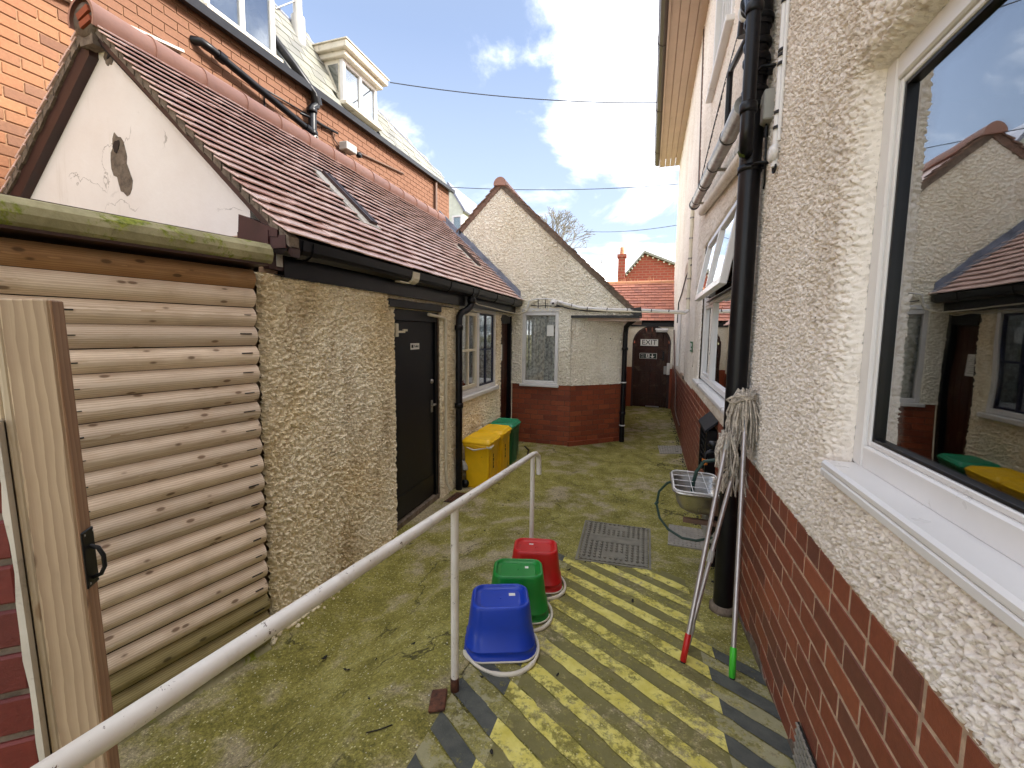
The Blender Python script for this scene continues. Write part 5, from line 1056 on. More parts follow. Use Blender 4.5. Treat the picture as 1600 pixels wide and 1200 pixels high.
def dormer(y0, y1, z0, z1, label):
    x = XB-.12; f = lambda u, w, d: (x-d, u, w)
    mb = MB(); ring(mb, f, y0, y1, z0, z1, .055, .0, .07); ym = (y0+y1)/2; wbox(mb, f, ym-.025, ym+.025, z0+.055, z1-.055, .002, .068)
    d = tall.part('dormer', mb, M_white, label=label)
    mb = MB(); wbox(mb, f, y0+.055, ym-.025, z0+.055, z1-.055, .03, .034); wbox(mb, f, ym+.025, y1-.055, z0+.055, z1-.055, .03, .034); tall.part('pane', mb, M_glass, d)
    mb = MB(); wbox(mb, f, y0-.04, y1+.04, z0-.06, z0-.002, -.08, .06, .006); tall.part('sill', mb, M_cornice, d)
    xb = XB-.02-(z1-5.2)/2
    for yy in (y0, y1-.03):
        mb = MB(); mb.prism([(x-.07, yy, z0), (x-.07, yy, z1), (xb-.06, yy, z1)], (0, .03, 0)); tall.part('cheek', mb, M_cornice, d)
    mb = MB(); mb.prism([(x-.10, y0-.008, z0+.14), (x-.10, y0-.008, z1-.07), (x-.10-(z1-z0)*.30, y0-.008, z1-.07)], (0, .01, 0)); tall.part('cheek_pane', mb, M_glassdk, d)
    mb = MB(); mb.box((xb-.15, y0-.12, z1+.085), (x+.16, y1+.12, z1+.19), ch=.01); mb.box((xb-.12, y0-.06, z1+.002), (x+.09, y1+.06, z1+.085), ch=.01); mb.box((xb-.1, y0-.14, z1+.19), (x+.18, y1+.14, z1+.205)); tall.part('cornice', mb, M_cornice, d)
    mb = MB(); wbox(mb, f, y0+.06, y1-.06, z0+.06, z1-.06, .35, .37); tall.part('blind', mb, M_paper, d)
dormer(5.98, 6.88, 5.55, 6.2, 'white dormer window at the far end of the slate roof')
dormer(3.72, 4.66, 5.40, 6.25, 'white dormer window nearest the top of the picture')
t = Thing('roof_flue', 'pale flue pipe standing on the slate roof', 'flue', (-5.2, 5.57, 6.3))
mb = MB(); mb.tube([(-5.2, 5.57, 6.15), (-5.2, 5.57, 7.4)], .065, 14); t.part('pipe', mb, M_grey); mb = MB(); mb.tube([(-5.2, 5.57, 6.2), (-5.2, 5.57, 6.62)], .10, 14); t.part('collar', mb, M_grey); mb = MB(); mb.tube([(-5.2, 5.5, 6.8), (-5.25, 5.2, 6.5)], .012, 6); t.part('stay', mb, M_steel)
t = Thing('brick_wall_drain', 'black drain pipe coming down the slates and the orange brick wall', 'pipe', (-4.5, 5.1, 4.6))
mb = MB(); mb.tube([(-4.95, 4.55, 5.95), (-4.62, 4.85, 5.42), (-4.50, 5.08, 5.15), (-4.50, 5.12, 5.06), (-4.50, 5.10, 5.0), (-4.5, 5.03, 4.95), (-4.5, 5.02, 4.5)], .055, 14); t.part('pipe', mb, M_black)
for z in (4.6, 4.9): t.part('collar', collar((-4.5, 5.02, z), .05, .068, .06), M_black)
mb = MB(); mb.tube([(-4.5, 5.1, 5.12), (-4.5, 5.13, 5.02)], .068, 14); t.part('elbow', mb, M_black)
t = Thing('sloping_drain', 'weathered black drain pipe slanting along the orange brick wall', 'pipe', (-4.5, 4.3, 4.7))
mb = MB(); mb.tube([(-4.6, 3.46, 4.86), (-4.52, 3.5, 4.85), (-4.5, 3.58, 4.83), (-4.5, 5.0, 4.61)], .042, 14); t.part('pipe', mb, M_black)
for f in (.08, .95): y = 3.58+1.42*f; mb = MB(); mb.tube([(-4.5, y-.04, 4.83-.155*(y-.04-3.58)), (-4.5, y+.04, 4.83-.155*(y+.04-3.58))], .055, 14); t.part('collar', mb, M_black)
mb = MB(); mb.lathe([(.02, -.03), (.036, -.03), (.036, .03), (.02, .03)], (-4.46, 5.02, 4.53), 14, axis='x'); t.part('rodding_eye', mb, M_steel)
t = Thing('thin_wall_pipe', 'thin black pipe zigzagging on the orange brick wall beside the drain', 'pipe', (-4.55, 5, 4.8))
mb = MB(); mb.tube([(-4.57, 4.3, 4.6), (-4.57, 4.3, 4.82), (-4.57, 4.9, 4.85), (-4.57, 5.5, 4.86)], .012, 6); mb.tube([(-4.55, 4.86, 4.80), (-4.5, 4.95, 4.79), (-4.55, 5.25, 4.83), (-4.55, 5.6, 4.86)], .018, 8); t.part('pipe', mb, M_black)
t = Thing('floodlight', 'small grey floodlight and bracket on the orange brick wall', 'light', (-4.5, 5.75, 4.65))
mb = MB(); mb.box((-4.55, 5.62, 4.63), (-4.40, 5.86, 4.75), ch=.01); t.part('head', mb, M_grey); mb = MB(); mb.lathe([(0, -.04), (.04, -.03), (.045, .03), (0, .04)], (-4.43, 5.94, 4.66), 12, axis='x'); t.part('sensor', mb, M_blackplastic)
mb = MB(); mb.box((-4.59, 5.68, 4.48), (-4.53, 5.74, 4.63)); mb.tube([(-4.58, 5.5, 4.87), (-4.57, 5.55, 4.75), (-4.55, 5.64, 4.68)], .012, 6); t.part('bracket', mb, M_brown)
mb = MB(); mb.tube([(-4.57, 5.86, 4.76), (-4.57, 7.5, 4.94)], .018, 8); solo('long_thin_pipe', mb, M_brown, 'long thin brown pipe on the brick wall right of the floodlight', 'pipe', (-4.57, 6.6, 4.85))
mb = MB(); mb.box((-.03, 0, -.012), (.02, 1.75, .012), rot=(R(9), 0, 0), at=(-4.56, 1.6, 4.385)); solo('lead_strip', mb, M_flash, 'pale lead strip running along the brick wall above the ridge end', 'flashing', (-4.57, 2.6, 4.5))
mb = MB(); mb.tube([(-4.55, 8.82, 5.22), (-4.55, 8.82, 3.5)], .035, 10); solo('brick_wall_downpipe', mb, M_brown, 'thin brown downpipe at the far end of the orange brick wall', 'downpipe', (-4.55, 8.82, 3.5))
# ================================================================== far background
t = Thing('distant_pale_house', 'pale house gable just beyond the brick building', 'house', (-5.6, 12.6, 0))
mb = MB(); mb.prism([(-6.6, 12, 0), (-5.28, 12, 0), (-5.28, 12, 5.55), (-5.78, 12, 6.3), (-6.6, 12, 6.3)], (0, 3, 0)); t.part('wall', mb, M_palewall)
mb = MB(); mb.prism([(-5.80, 11.95, 6.34), (-5.22, 11.95, 5.46), (-5.18, 11.95, 5.5), (-5.76, 11.95, 6.4)], (0, 3.1, 0)); t.part('roof', mb, M_lead)
mb = MB(); f = lambda u, w, d: (u, 12-d, w); ring(mb, f, -5.62, -5.3, 4.6, 5.38, .05, .0, .05); w_ = t.part('window', mb, M_white); mb = MB(); mb.box((-5.57, 11.975, 4.65), (-5.35, 11.98, 5.33)); t.part('pane', mb, M_glass, w_)
t = Thing('brick_house', 'red brick house gable far beyond the passage roof', 'house', (.6, 32, 0))
mb = MB(); mb.prism([(-1.35, 30, 0), (3.2, 30, 0), (3.2, 30, 5.9), (.9-.82, 30, 7.2), (-1.35, 30, 5.45)], (0, 8, 0)); t.part('wall', mb, M_farbrick)
for a, b in (((.08, 7.28), (-1.5, 5.42)), ((.08, 7.28), (3.4, 5.85))):
    mb = MB(); mb.prism([(a[0], 29.7, a[1]-.02), (b[0], 29.7, b[1]-.02), (b[0], 29.7, b[1]+.12), (a[0], 29.7, a[1]+.14)], (0, 8.6, 0)); t.part('roof', mb, M_slate)
    for k in range(9):
        q = (k+.6)/9.5; x, z = a[0]+(b[0]-a[0])*q, a[1]+(b[1]-a[1])*q; mb = MB(); mb.box((x-.05, 29.85, z-.14), (x+.05, 29.99, z-.06)); t.part('dentil', mb, M_paper)
t = Thing('chimney_stack', 'slim brick chimney stack beyond the passage roof', 'chimney', (-1.17, 25.2, 0))
mb = MB(); mb.box((-1.36, 25, 0), (-.96, 25.4, 6.35)); t.part('stack', mb, M_farbrick); mb = MB(); mb.box((-1.42, 24.95, 6.2), (-.90, 25.45, 6.38)); t.part('cap', mb, M_farbrick); mb = MB(); mb.lathe([(.14, 0), (.11, .25), (.13, .42), (.09, .42), (.08, 0)], (-1.16, 25.2, 6.38), 12); t.part('pot', mb, M_ridge2)
t = Thing('tv_aerial', 'thin television aerial against the white cloud', 'aerial', (-2.2, 24, 0))
mb = MB(); mb.tube([(-2.2, 24, 3), (-2.2, 24, 5.95)], .025, 6); mb.tube([(-2.3, 24, 5.8), (-1.6, 24, 5.83)], .018, 6)
for k in range(6): mb.tube([(-2.25+.11*k, 24, 5.68), (-2.25+.11*k, 24, 5.95)], .01, 5)
t.part('mast', mb, M_wire)
t = Thing('bare_tree', 'bare leafless tree top showing over the gabled outbuilding roof', 'tree', (-5.05, 20, 0))
mb = MB(); rdt = random.Random(12); tw = MB()
def grow(p, d, ln, r, dep):
    q = p+d*ln*.5+Vector((rdt.uniform(-.05, .05), rdt.uniform(-.05, .05), .02)); e = p+d*ln
    (mb if dep < 3 else tw).tube([p, q, e], [r, r*.85, r*.7], 6 if dep < 3 else 4, cap=False)
    if dep >= 7: return
    for k in range(3 if dep in (0, 1, 4) else 2):
        a = d.orthogonal().normalized(); a.rotate(Matrix.Rotation(rdt.uniform(0, 6.28), 3, d)); sp = rdt.uniform(.3, .75)
        nd = (d+a*sp+Vector((0, 0, .12))).normalized(); grow(e, nd, ln*rdt.uniform(.66, .84), max(r*.62, .011), dep+1)
grow(Vector((-3.85, 20, -.1)), Vector((0, 0, 1)), 4.3, .16, 0) if False else None
mb.tube([(-5.05, 20, -.2), (-5.0, 20, 2), (-4.95, 20, 4.3)], [.2, .17, .13], 8)
for a in range(5): grow(Vector((-4.95, 20, 4.3-.2*a)), Vector((math.cos(a*1.3)*.5, math.sin(a*1.3)*.5, 1)).normalized(), 1.15, .085, 1)
t.part('trunk', mb, M_twig); t.part('crown', tw, M_twig)
def wire(p, q, sag, label, r=.009):
    mb = MB(); P, Q = Vector(p), Vector(q); mb.tube([P.lerp(Q, i/16)-Vector((0, 0, sag*4*(i/16)*(1-i/16))) for i in range(17)], r, 5)
    solo('overhead_wire', mb, M_wire, label, 'wire', tuple(P))
wire((-4.62, 7.15, 6.45), tuple(H.w((-.6, 8.9, 6.3))), .10, 'thin overhead wire from the dormer roof to the house gutter')
wire((-4.62, 9.7, 5.40), tuple(H.w((0, 11.9, 5.72))), .10, 'overhead wire from the corner of the brick building to the house')
wire((-2.4, 18, 6.12), tuple(H.w((.5, 13.5, 5.12))), .12, 'lower overhead wire leaving the bare tree towards the house')
# ================================================================== LOG-LAP SHED (boards run along its own x)
SA = R(13.4); SF = Frame((-1.965, 1.73, 0), R(90)-SA)    # local +x = along the face away from the viewer, local -y = out of the face
shed = Thing('shed', 'pale timber shed of horizontal half-log boards under a mossy roof edge', 'shed', (0, 0, .02), SF)
def log_profile(h, d, n=9): return [(-d*math.sin(math.pi*(i/n))**.75 if 0 < i < n else 0, h*i/n) for i in range(n+1)]
def log_board(name, x0, x1, z, h, mat, tilt=0, dep=.034):
    mb = MB(); pr = log_profile(h, dep); L = x1-x0; n = len(pr)
    vs = [(x, y, zz) for x in (0, L) for y, zz in pr]+[(x, .025, zz) for x in (0, L) for zz in (0, h)]
    fs = [(i, n+i, n+i+1, i+1) for i in range(n-1)]
    mb.add(vs, fs, True); mb.add(vs, [tuple(range(n))+(2*n+1, 2*n), tuple(range(2*n-1, n-1, -1))+(2*n+2, 2*n+3)])
    me = mb.mesh(name); me.materials.append(mat); return shed.inst(name, me, (x0, 0, z), (0, 0, tilt))
ZT = 2.17
for k in range(20):
    h = .1; z = ZT-.1*(k+1)-.004
    x0 = -1.7 if k < 2 else -.90
    bd_ = log_board('log_board', x0, -.004+random.uniform(-.004, .004), z+random.uniform(-.001, .001), random.uniform(.0965, .0985), M_logdk if k == 0 else (M_logmoss if k > 17 else M_log))
    if k >= 2:
        for xx in (-.70, -.045):                        # checks and nail marks at the board ends
            mb = MB(); zz = z+random.uniform(.04, .06); mb.box((xx-random.uniform(.02, .05), -.0372, zz), (xx+.010, -.030, zz+random.uniform(.003, .006))); shed.part('end_check', mb, M_inkk)
for k in range(2):
    z = ZT-.1*(21+k); log_board('log_board', -1.7, .0, z, .0985, M_mossbeam)
mb = MB(); mb.box((-1.7, .03, -.15), (.0, .06, ZT)); mb.box((-.03, .06, -.15), (.0, .75, ZT)); mb.box((-1.7, .7, -.1), (0, .75, ZT)); shed.part('frame', mb, M_slotdark)
mb = MB(); pr = [(-.115, 0), (-.125, .03), (-.12, .06), (-.095, .085), (-.06, .096), (-.03, .098), (-.03, -.01), (-.10, -.012)]
mb.prism([(.045, y, ZT+.035+z) for y, z in pr][::-1], (-1.85, 0, 0)); bm_ = MB(); shed.part('roof_edge_beam', mb, M_mossbeam)
mb = MB(); mb.box((-1.8, -.10, ZT+.012), (.03, .8, ZT+.034)); mb.prism([(-1.8, -.03, ZT+.13), (.04, -.03, ZT+.13), (.04, .8, ZT+.13), (-1.8, .8, ZT+.13)], (0, 0, .01)); shed.part('roof_boards', mb, M_darkwood)
# gate post, trim and brick pier just beside the viewer
PF = Frame((-.897+.8*.036, .425+.59*.036, 0), math.atan2(.59, .80))         # local +x = along the post face to the right, -y = towards the viewer
t = Thing('gate_post', 'planed pine gate post with black pull handle standing at the left edge', 'post', (0, 0, .45), PF)
t.o.rotation_euler = (0, R(-1.6), PF.rz)
def vpost(name, x0, x1, y0, y1, z0, z1, mat):
    mb = MB().box((0, 0, 0), (x1-x0, y1-y0, z1-z0), ch=.0025); me = mb.mesh(name); me.materials.append(mat); return t.inst(name, me, (x0, y0, z0))
vpost('post', -.060, 0, 0, .030, .45, 1.895, M_post)
vpost('post_edge', .0005, .004, .0, .030, .45, 1.893, M_postside)
vpost('trim_board', -.0735, -.0615, .004, .03, .45, 1.897, M_trim)
vpost('trim_board', -.20, -.075, .006, .028, 1.70, 1.90, M_trim)
mb = MB(); mb.box((.0042, -.002, 1.405), (.0075, .028, 1.505), ch=.001); hp = t.part('handle_plate', mb, M_black)
mb = MB(); mb.tube([(.007, .015, 1.475), (.018, .014, 1.470), (.024, .014, 1.455), (.024, .014, 1.435), (.018, .014, 1.422), (.007, .014, 1.418)], .0035, 8); t.part('pull_handle', mb, M_black, hp)
mb = MB()
for zz in (1.412, 1.498):
    for yy in (.004, .026): mb.lathe([(0, .0), (.0022, 0), (0, .0012)], (.0075, yy, zz), 8, axis='x')
t.part('screw', mb, M_steel, hp)
pier = Thing('brick_pier', 'dark red brick pier with smeared mortar joints beside the gate post', 'pier', (-.2, 0, .45), PF)
pier.o.rotation_euler = (0, R(-1.6), PF.rz)
mb = MB(); mb.box((-.75, .002, .45), (-.0785, .035, 1.70)); pier.part('mortar', mb, M_mortargrey)
lay(pier, (-.076, .002, .5), (-1, 0, 0), (0, -1, 0), .64, .48, 16, .076, .222, M_brickP, joint=.012, seed=31, proud=.007, depth=.03, jit=.002)
mb = MB(); rd = random.Random(5); zs = [.5+.05*k for k in range(25)]
pl = [(-.080+rd.uniform(-.004, .002), z) for z in zs]+[(-.0735, 1.70), (-.0735, .5)]
mb.prism([(x, -.009, z) for x, z in pl], (0, .012, 0)); pier.part('mortar_smear', mb, M_flash)
# ================================================================== HANDRAIL
RX = -.70
rz_ = lambda y: 1.317-.118*y
t = Thing('handrail', 'white tubular handrail running down beside the hatched ramp', 'handrail', (RX, 1.51, G(RX, 1.51)))
pts = [(RX, y, rz_(y)) for y in (-.6, .3, .9, 1.51, 2.2, 2.75)]+[(RX+.002, 2.84, rz_(2.84)+.0), (RX+.006, 2.90, rz_(2.9)-.006), (RX+.012, 2.945, rz_(2.945)-.03), (RX+.016, 2.955, rz_(2.95)-.07), (RX+.018, 2.955, .80)]
mb = MB(); mb.tube(pts, .0185, 18); t.part('rail', mb, M_rail)
for y in (1.51, 2.83):
    mb = MB(); mb.tube([(RX, y, G(RX, y)-.05), (RX, y, rz_(y)-.005)], .0165, 16); t.part('post', mb, M_rail)
    mb = MB(); mb.lathe([(.016, 0), (.0185, .0), (.0185, .07), (.016, .075)], (RX, y, G(RX, y)-.01), 14); t.part('rusty_foot', mb, M_rust)
mb = MB(); mb.tube([(RX, -.55, G(RX, -.5)-.05), (RX, -.55, rz_(-.55))], .0165, 12); t.part('post', mb, M_rail)
mb = MB(); zf = G(-.73, 1.40); mb.box((-.033, -.055, -.004), (.033, .055, .012), rot=(R(-6), R(-5), R(20)), at=(-.735, 1.425, zf+.006), ch=.004); solo('rusty_plate', mb, M_rust, 'small rusty iron plate on the ground at the foot of the near handrail post', 'iron plate', (-.735, 1.425, zf))
# ================================================================== BUCKETS (upside down)
def bucket(cx, cy, rz, mat, label, tag_mat, ha, tagp, tagsz, seed):
    fr = Frame((cx, cy, 0), rz); z0 = max(G(cx+dx, cy+dy) for dx in (-.1, .1) for dy in (-.1, .1))-.004
    t = Thing('bucket', label, 'bucket', (0, 0, z0), fr, group='mop buckets standing upside down by the handrail')
    t.o.rotation_euler = (R(-4.5), 0, rz)
    L, Wd, Hh = .170, .134, .248
    sec = lambda s, z, r: rrect(-L*s, L*s, -Wd*s, Wd*s, r, z0+z, 6)
    mb = MB(); loft(mb, [sec(1.03, .0, .09), sec(1.045, .004, .09), sec(1.045, .012, .09), sec(1.0, .016, .088), sec(.99, .042, .086), sec(1.012, .045, .086), sec(1.010, .052, .086), sec(.972, .056, .086), sec(.905, .16, .075), sec(.85, Hh-.016, .066), sec(.83, Hh-.004, .062), sec(.80, Hh, .056), sec(.74, Hh+.001, .05), sec(.715, Hh-.004, .046), sec(.70, Hh-.012, .046), sec(.60, Hh-.0125, .04), sec(.585, Hh-.0155, .04)], False, True)
    t.part('body', mb, mat)
    mb = MB(); loft(mb, [sec(1.0, .002, .085), sec(.97, .03, .08), sec(.80, Hh-.02, .06)], False, True); me = mb.mesh('lining', t.base); me.flip_normals(); t.part('lining', None, mat, me=me)
    mb = MB(); a = []; zr = z0+.010
    for i in range(25):                                   # bail handle lying on the ground round the open rim
        q = math.pi*i/24; a.append((L*1.08*math.cos(q), (-Wd*.05-(Wd*1.62)*math.sin(q)), zr-.004+.006*math.cos(q)**2))
    mb.tube([(.0+x, y, z) for x, y, z in a], [.0075]*8+[.011]*9+[.0075]*8, 10); h = t.part('handle', mb, M_handle)
    h.rotation_euler = (0, 0, ha)
    mb = MB(); pts = [p for p in sec(1.052, .006, .09)]; mb.tube([p for p in pts if p[1] < .02], .005, 6); t.part('rim_strip', mb, M_handle)
    mb = MB(); x, y = tagp; mb.box((x-tagsz[0], y-tagsz[1], z0+Hh-.0155), (x+tagsz[0], y+tagsz[1], z0+Hh-.0145)); t.part('sticker', mb, tag_mat)
    mb = MB(); mb.lathe([(0, 0), (.005, 0), (.004, .003), (0, .003)], (0, 0, z0+Hh-.0155), 8); t.part('moulding_pip', mb, mat)
    return t
bucket(-.615, 1.865, R(20), M_blu, 'upside-down blue bucket with white handle, nearest of the row by the handrail', M_paper, R(18), (.06, .03), (.016, .012), 1)
bucket(-.62, 2.20, R(16), M_grn, 'upside-down green bucket between the blue bucket and the red bucket', M_paper, R(30), (.05, .03), (.010, .012), 2)
bucket(-.605, 2.56, R(12), M_red, 'upside-down red bucket furthest from the viewer in the row', M_paper, R(34), (-.03, .045), (.014, .008), 3)
# ================================================================== MOPS leaning on the pipe and wall
def mop(name_label, foot, head, grip, seed, joint=None, n=64, wrap=True, length=.30, spread=.075):
    foot, head = Vector(foot), Vector(head); t = Thing('mop', name_label, 'mop', tuple(foot), W, group='long-handled mops leaning head-up by the soil pipe')
    d = (head-foot).normalized(); mb = MB(); mb.tube([foot+d*.10, head], .0115, 14); t.part('pole', mb, M_alu)
    mb = MB(); mb.tube([foot, foot+d*.004, foot+d*.125, foot+d*.13], [.011, .0145, .0145, .012], 14); t.part('grip', mb, grip)
    mb = MB(); mb.lathe([(0, -.006), (.012, -.006), (.014, 0), (0, 0.002)], foot, 10); t.part('end_cap', mb, M_inkk)
    if joint: c = foot.lerp(head, joint); mb = MB(); mb.tube([c-d*.03, c+d*.03], .0155, 14); t.part('joint_sleeve', mb, M_grey)
    mb = MB(); mb.tube([head-d*.05, head-d*.01, head+d*.03], [.015, .019, .019], 14); sk = t.part('socket', mb, M_grey)
    rd = random.Random(seed); mb = MB()
    for k in range(n):                                   # cotton strands falling back over the pole head
        a = rd.uniform(0, 6.283); r0_ = rd.uniform(.008, .028); sp = spread*rd.uniform(.35, 1.1); ln = length*rd.uniform(.7, 1.08)
        o = Vector((math.cos(a), math.sin(a)*.75, 0)); p0 = head+d*rd.uniform(.0, .03)
        pts = [p0+o*r0_*.3, p0+o*(r0_+.012)+Vector((0, 0, .018*rd.random()+.012)), p0+o*(sp*.75)+Vector((0, 0, -.02-.02*rd.random())), p0+o*sp+Vector((rd.uniform(-.012, .012), rd.uniform(-.012, .012), -ln*.5)), p0+o*(sp*rd.uniform(.85, 1.2))+Vector((rd.uniform(-.018, .018), rd.uniform(-.018, .018), -ln))]
        mb.tube(pts, [.0045, .0055, .006, .0055, .004], 5)
    t.part('strands', mb, M_mopstring)
    if wrap:
        mb = MB()
        for k in range(3): c = head+Vector((0, 0, .022-.009*k)); mb.tube([c+Vector((.052*math.cos(q*.55)*(1+.25*math.sin(q)), .040*math.sin(q*.55), .006*math.sin(q*2+k))) for q in range(13)], .0065, 6)
        mb.tube([head+Vector((-.02, -.03, .02)), head+Vector((-.075, -.04, .012)), head+Vector((-.10, -.035, -.004)), head+Vector((-.07, -.035, -.022)), head+Vector((-.02, -.035, .002))], .007, 6)
        t.part('binding', mb, M_mopstring)
def hp_(lx, ly, z): return tuple(H.w((lx, ly, z)))
mop('mop with a bright red grip on its pole, leaning furthest left', (.262, 2.06, G(.26, 2.06)+.006), hp_(-.165, 2.38, 1.30), M_red, 5, n=46, wrap=False, length=.17, spread=.055)
mop('mop behind the red-gripped one, grey sleeve halfway up its pole', (.285, 2.16, G(.285, 2.16)+.006), hp_(-.11, 2.44, 1.14), M_grey, 6, joint=.5, n=46, wrap=False, length=.16, spread=.055)
mop('mop with a lime green grip and the highest string head', (.47, 2.02, G(.47, 2.02)+.006), hp_(-.075, 2.44, 1.515), M_lime, 7, n=120, length=.27, spread=.08)
# ================================================================== COVERS IN THE GROUND
def quadmap(c):                                           # c: corners (u0v0,u1v0,u1v1,u0v1) in plan
    def f(u, v, h):
        x = (c[0][0]*(1-u)+c[1][0]*u)*(1-v)+(c[3][0]*(1-u)+c[2][0]*u)*v; y = (c[0][1]*(1-u)+c[1][1]*u)*(1-v)+(c[3][1]*(1-u)+c[2][1]*u)*v
        return (x, y, G(x, y)+h)
    return f
def qbox(mb, f, u0, u1, v0, v1, h0, h1):
    vs = [f(u, v, h) for h in (h0, h1) for u, v in ((u0, v0), (u1, v0), (u1, v1), (u0, v1))]; mb.add(vs, [(0, 3, 2, 1), (4, 5, 6, 7), (0, 1, 5, 4), (1, 2, 6, 5), (2, 3, 7, 6), (3, 0, 4, 7)])
f = quadmap([(-.385, 3.055), (.122, 3.085), (.138, 3.924), (-.415, 3.917)])
t = Thing('manhole_cover', 'grey iron manhole cover with chevron tread just beyond the hatched ramp', 'manhole cover', (-.13, 3.5, G(-.13, 3.5)))
mb = MB(); qbox(mb, f, 0, 1, 0, 1, -.02, .010); t.part('plate', mb, M_cover)
mb = MB(); qbox(mb, f, -.045, -.012, -.03, 1.03, -.02, .007); qbox(mb, f, 1.012, 1.045, -.03, 1.03, -.02, .007); qbox(mb, f, -.012, 1.012, -.03, -.008, -.02, .007); qbox(mb, f, -.012, 1.012, 1.008, 1.03, -.02, .007); t.part('frame', mb, M_cover)
mb = MB()
for i in range(12):
    for j in range(16):
        u, v = .07+.078*i, .05+.06*j
        if .12 < u < .88 and .44 < v < .62: continue
        if min(abs(v-.12), abs(v-.88)) < .05 and abs(u-.5) < .12: continue
        s_ = .022; 
        for sx in (1, -1): mb.add([f(u, v, .0102), f(u+sx*s_, v+.022, .0102), f(u+sx*s_, v+.033, .0102), f(u, v+.012, .0102), f(u, v+.004, .021), f(u+sx*s_*.9, v+.026, .021)], [(0, 1, 5, 4), (4, 5, 2, 3)])
for i in range(14): u = .02+.07*i; qbox(mb, f, u, u+.035, .0, .02, .010, .015); qbox(mb, f, u, u+.035, .98, 1.0, .010, .015)
for i in range(18): v = .02+.054*i; qbox(mb, f, .0, .022, v, v+.03, .010, .015); qbox(mb, f, .978, 1.0, v, v+.03, .010, .015)
t.part('tread', mb, M_cover, kind='stuff')
mb = MB(); qbox(mb, f, .13, .87, .46, .468, .010, .014); qbox(mb, f, .13, .87, .592, .60, .010, .014); qbox(mb, f, .13, .142, .468, .592, .010, .014); qbox(mb, f, .858, .87, .468, .592, .010, .014)
rd = random.Random(8)
for v in (.488, .523, .558):
    u = .2
    while u < .8: w_ = rd.uniform(.012, .03); qbox(mb, f, u, u+w_, v, v+.018, .010, .0125); u += w_+rd.choice((.008, .008, .025))
t.part('raised_lettering', mb, M_cover)
mb = MB()
for u, v in ((.5, .12), (.48, .88)):
    P = [f(u+.085*math.cos(2*math.pi*k/14), v+.042*math.sin(2*math.pi*k/14), .0108) for k in range(14)]; mb.add(P, [tuple(range(14))])
for u, v in ((.2, .90), (.93, .80), (.5, .03)): P = [f(u+.035*math.cos(2*math.pi*k/12), v+.022*math.sin(2*math.pi*k/12), .0109) for k in range(12)]; mb.add(P, [tuple(range(12))])
t.part('key_slot', mb, M_inkk)
mb = MB()
for u, v in ((.5, .12), (.48, .88)): qbox(mb, f, u-.08, u+.08, v-.005, v+.005, .011, .0135)
t.part('slot_bar', mb, M_cover)
def checker(corn, label):
    f = quadmap(corn); cx = sum(c[0] for c in corn)/4; cy = sum(c[1] for c in corn)/4
    t = Thing('checker_plate', label, 'drain cover', (cx, cy, G(cx, cy)), W); mb = MB(); qbox(mb, f, 0, 1, 0, 1, -.01, .009); t.part('plate', mb, M_plate); mb = MB()
    for i in range(9):
        for j in range(9):
            u, v = .06+.11*i, .06+.11*j; a = .028 if (i+j) % 2 else -.028
            mb.add([f(u-.035, v-a, .0092), f(u, v-a*.2-.012, .0092), f(u+.035, v+a, .0092), f(u, v+a*.2+.012, .0092), f(u, v, .017)], [(0, 1, 4), (1, 2, 4), (2, 3, 4), (3, 0, 4)])
    t.part('tread', mb, M_plate, kind='stuff')
checker([(.292, 3.62), (.598, 3.61), (.64, 4.12), (.336, 4.135)], 'grey checker plate drain cover on the ground below the wash basin')
checker([(.366, 6.72), (.70, 6.84), (.73, 7.30), (.356, 7.19)], 'small far checker plate cover in the narrow passage')
f = quadmap([(-1.98, 3.98), (-1.80, 3.98), (-1.78, 4.28), (-1.96, 4.28)])
t = Thing('gully_grate', 'dark rusty gully grate on the ground below the black downpipe', 'grate', (-1.88, 4.13, 0)); mb = MB(); qbox(mb, f, 0, 1, 0, 1, -.01, .004); t.part('well', mb, M_inkk)
for k in range(5): mb = MB(); qbox(mb, f, .05+.19*k, .17+.19*k, .03, .97, .004, .010); t.part('bar', mb, M_rust)
t = Thing('air_brick', 'small grey mesh vent at the foot of the brick plinth, near corner', 'vent', (-.012, 1.52, G(.6, 1.5)), H)
z_ = G(.6, 1.5)+.01; mb = MB(); mb.box((-.012, 1.40, z_), (-.006, 1.62, z_+.14)); t.part('plate', mb, M_slotdark); mb = MB()
for k in range(8): mb.box((-.018, 1.40+.0285*k, z_), (-.012, 1.408+.0285*k, z_+.14)); 
for k in range(6): mb.box((-.0185, 1.40, z_+.026*k), (-.0125, 1.62, z_+.007+.026*k))
t.part('mesh', mb, M_plate)
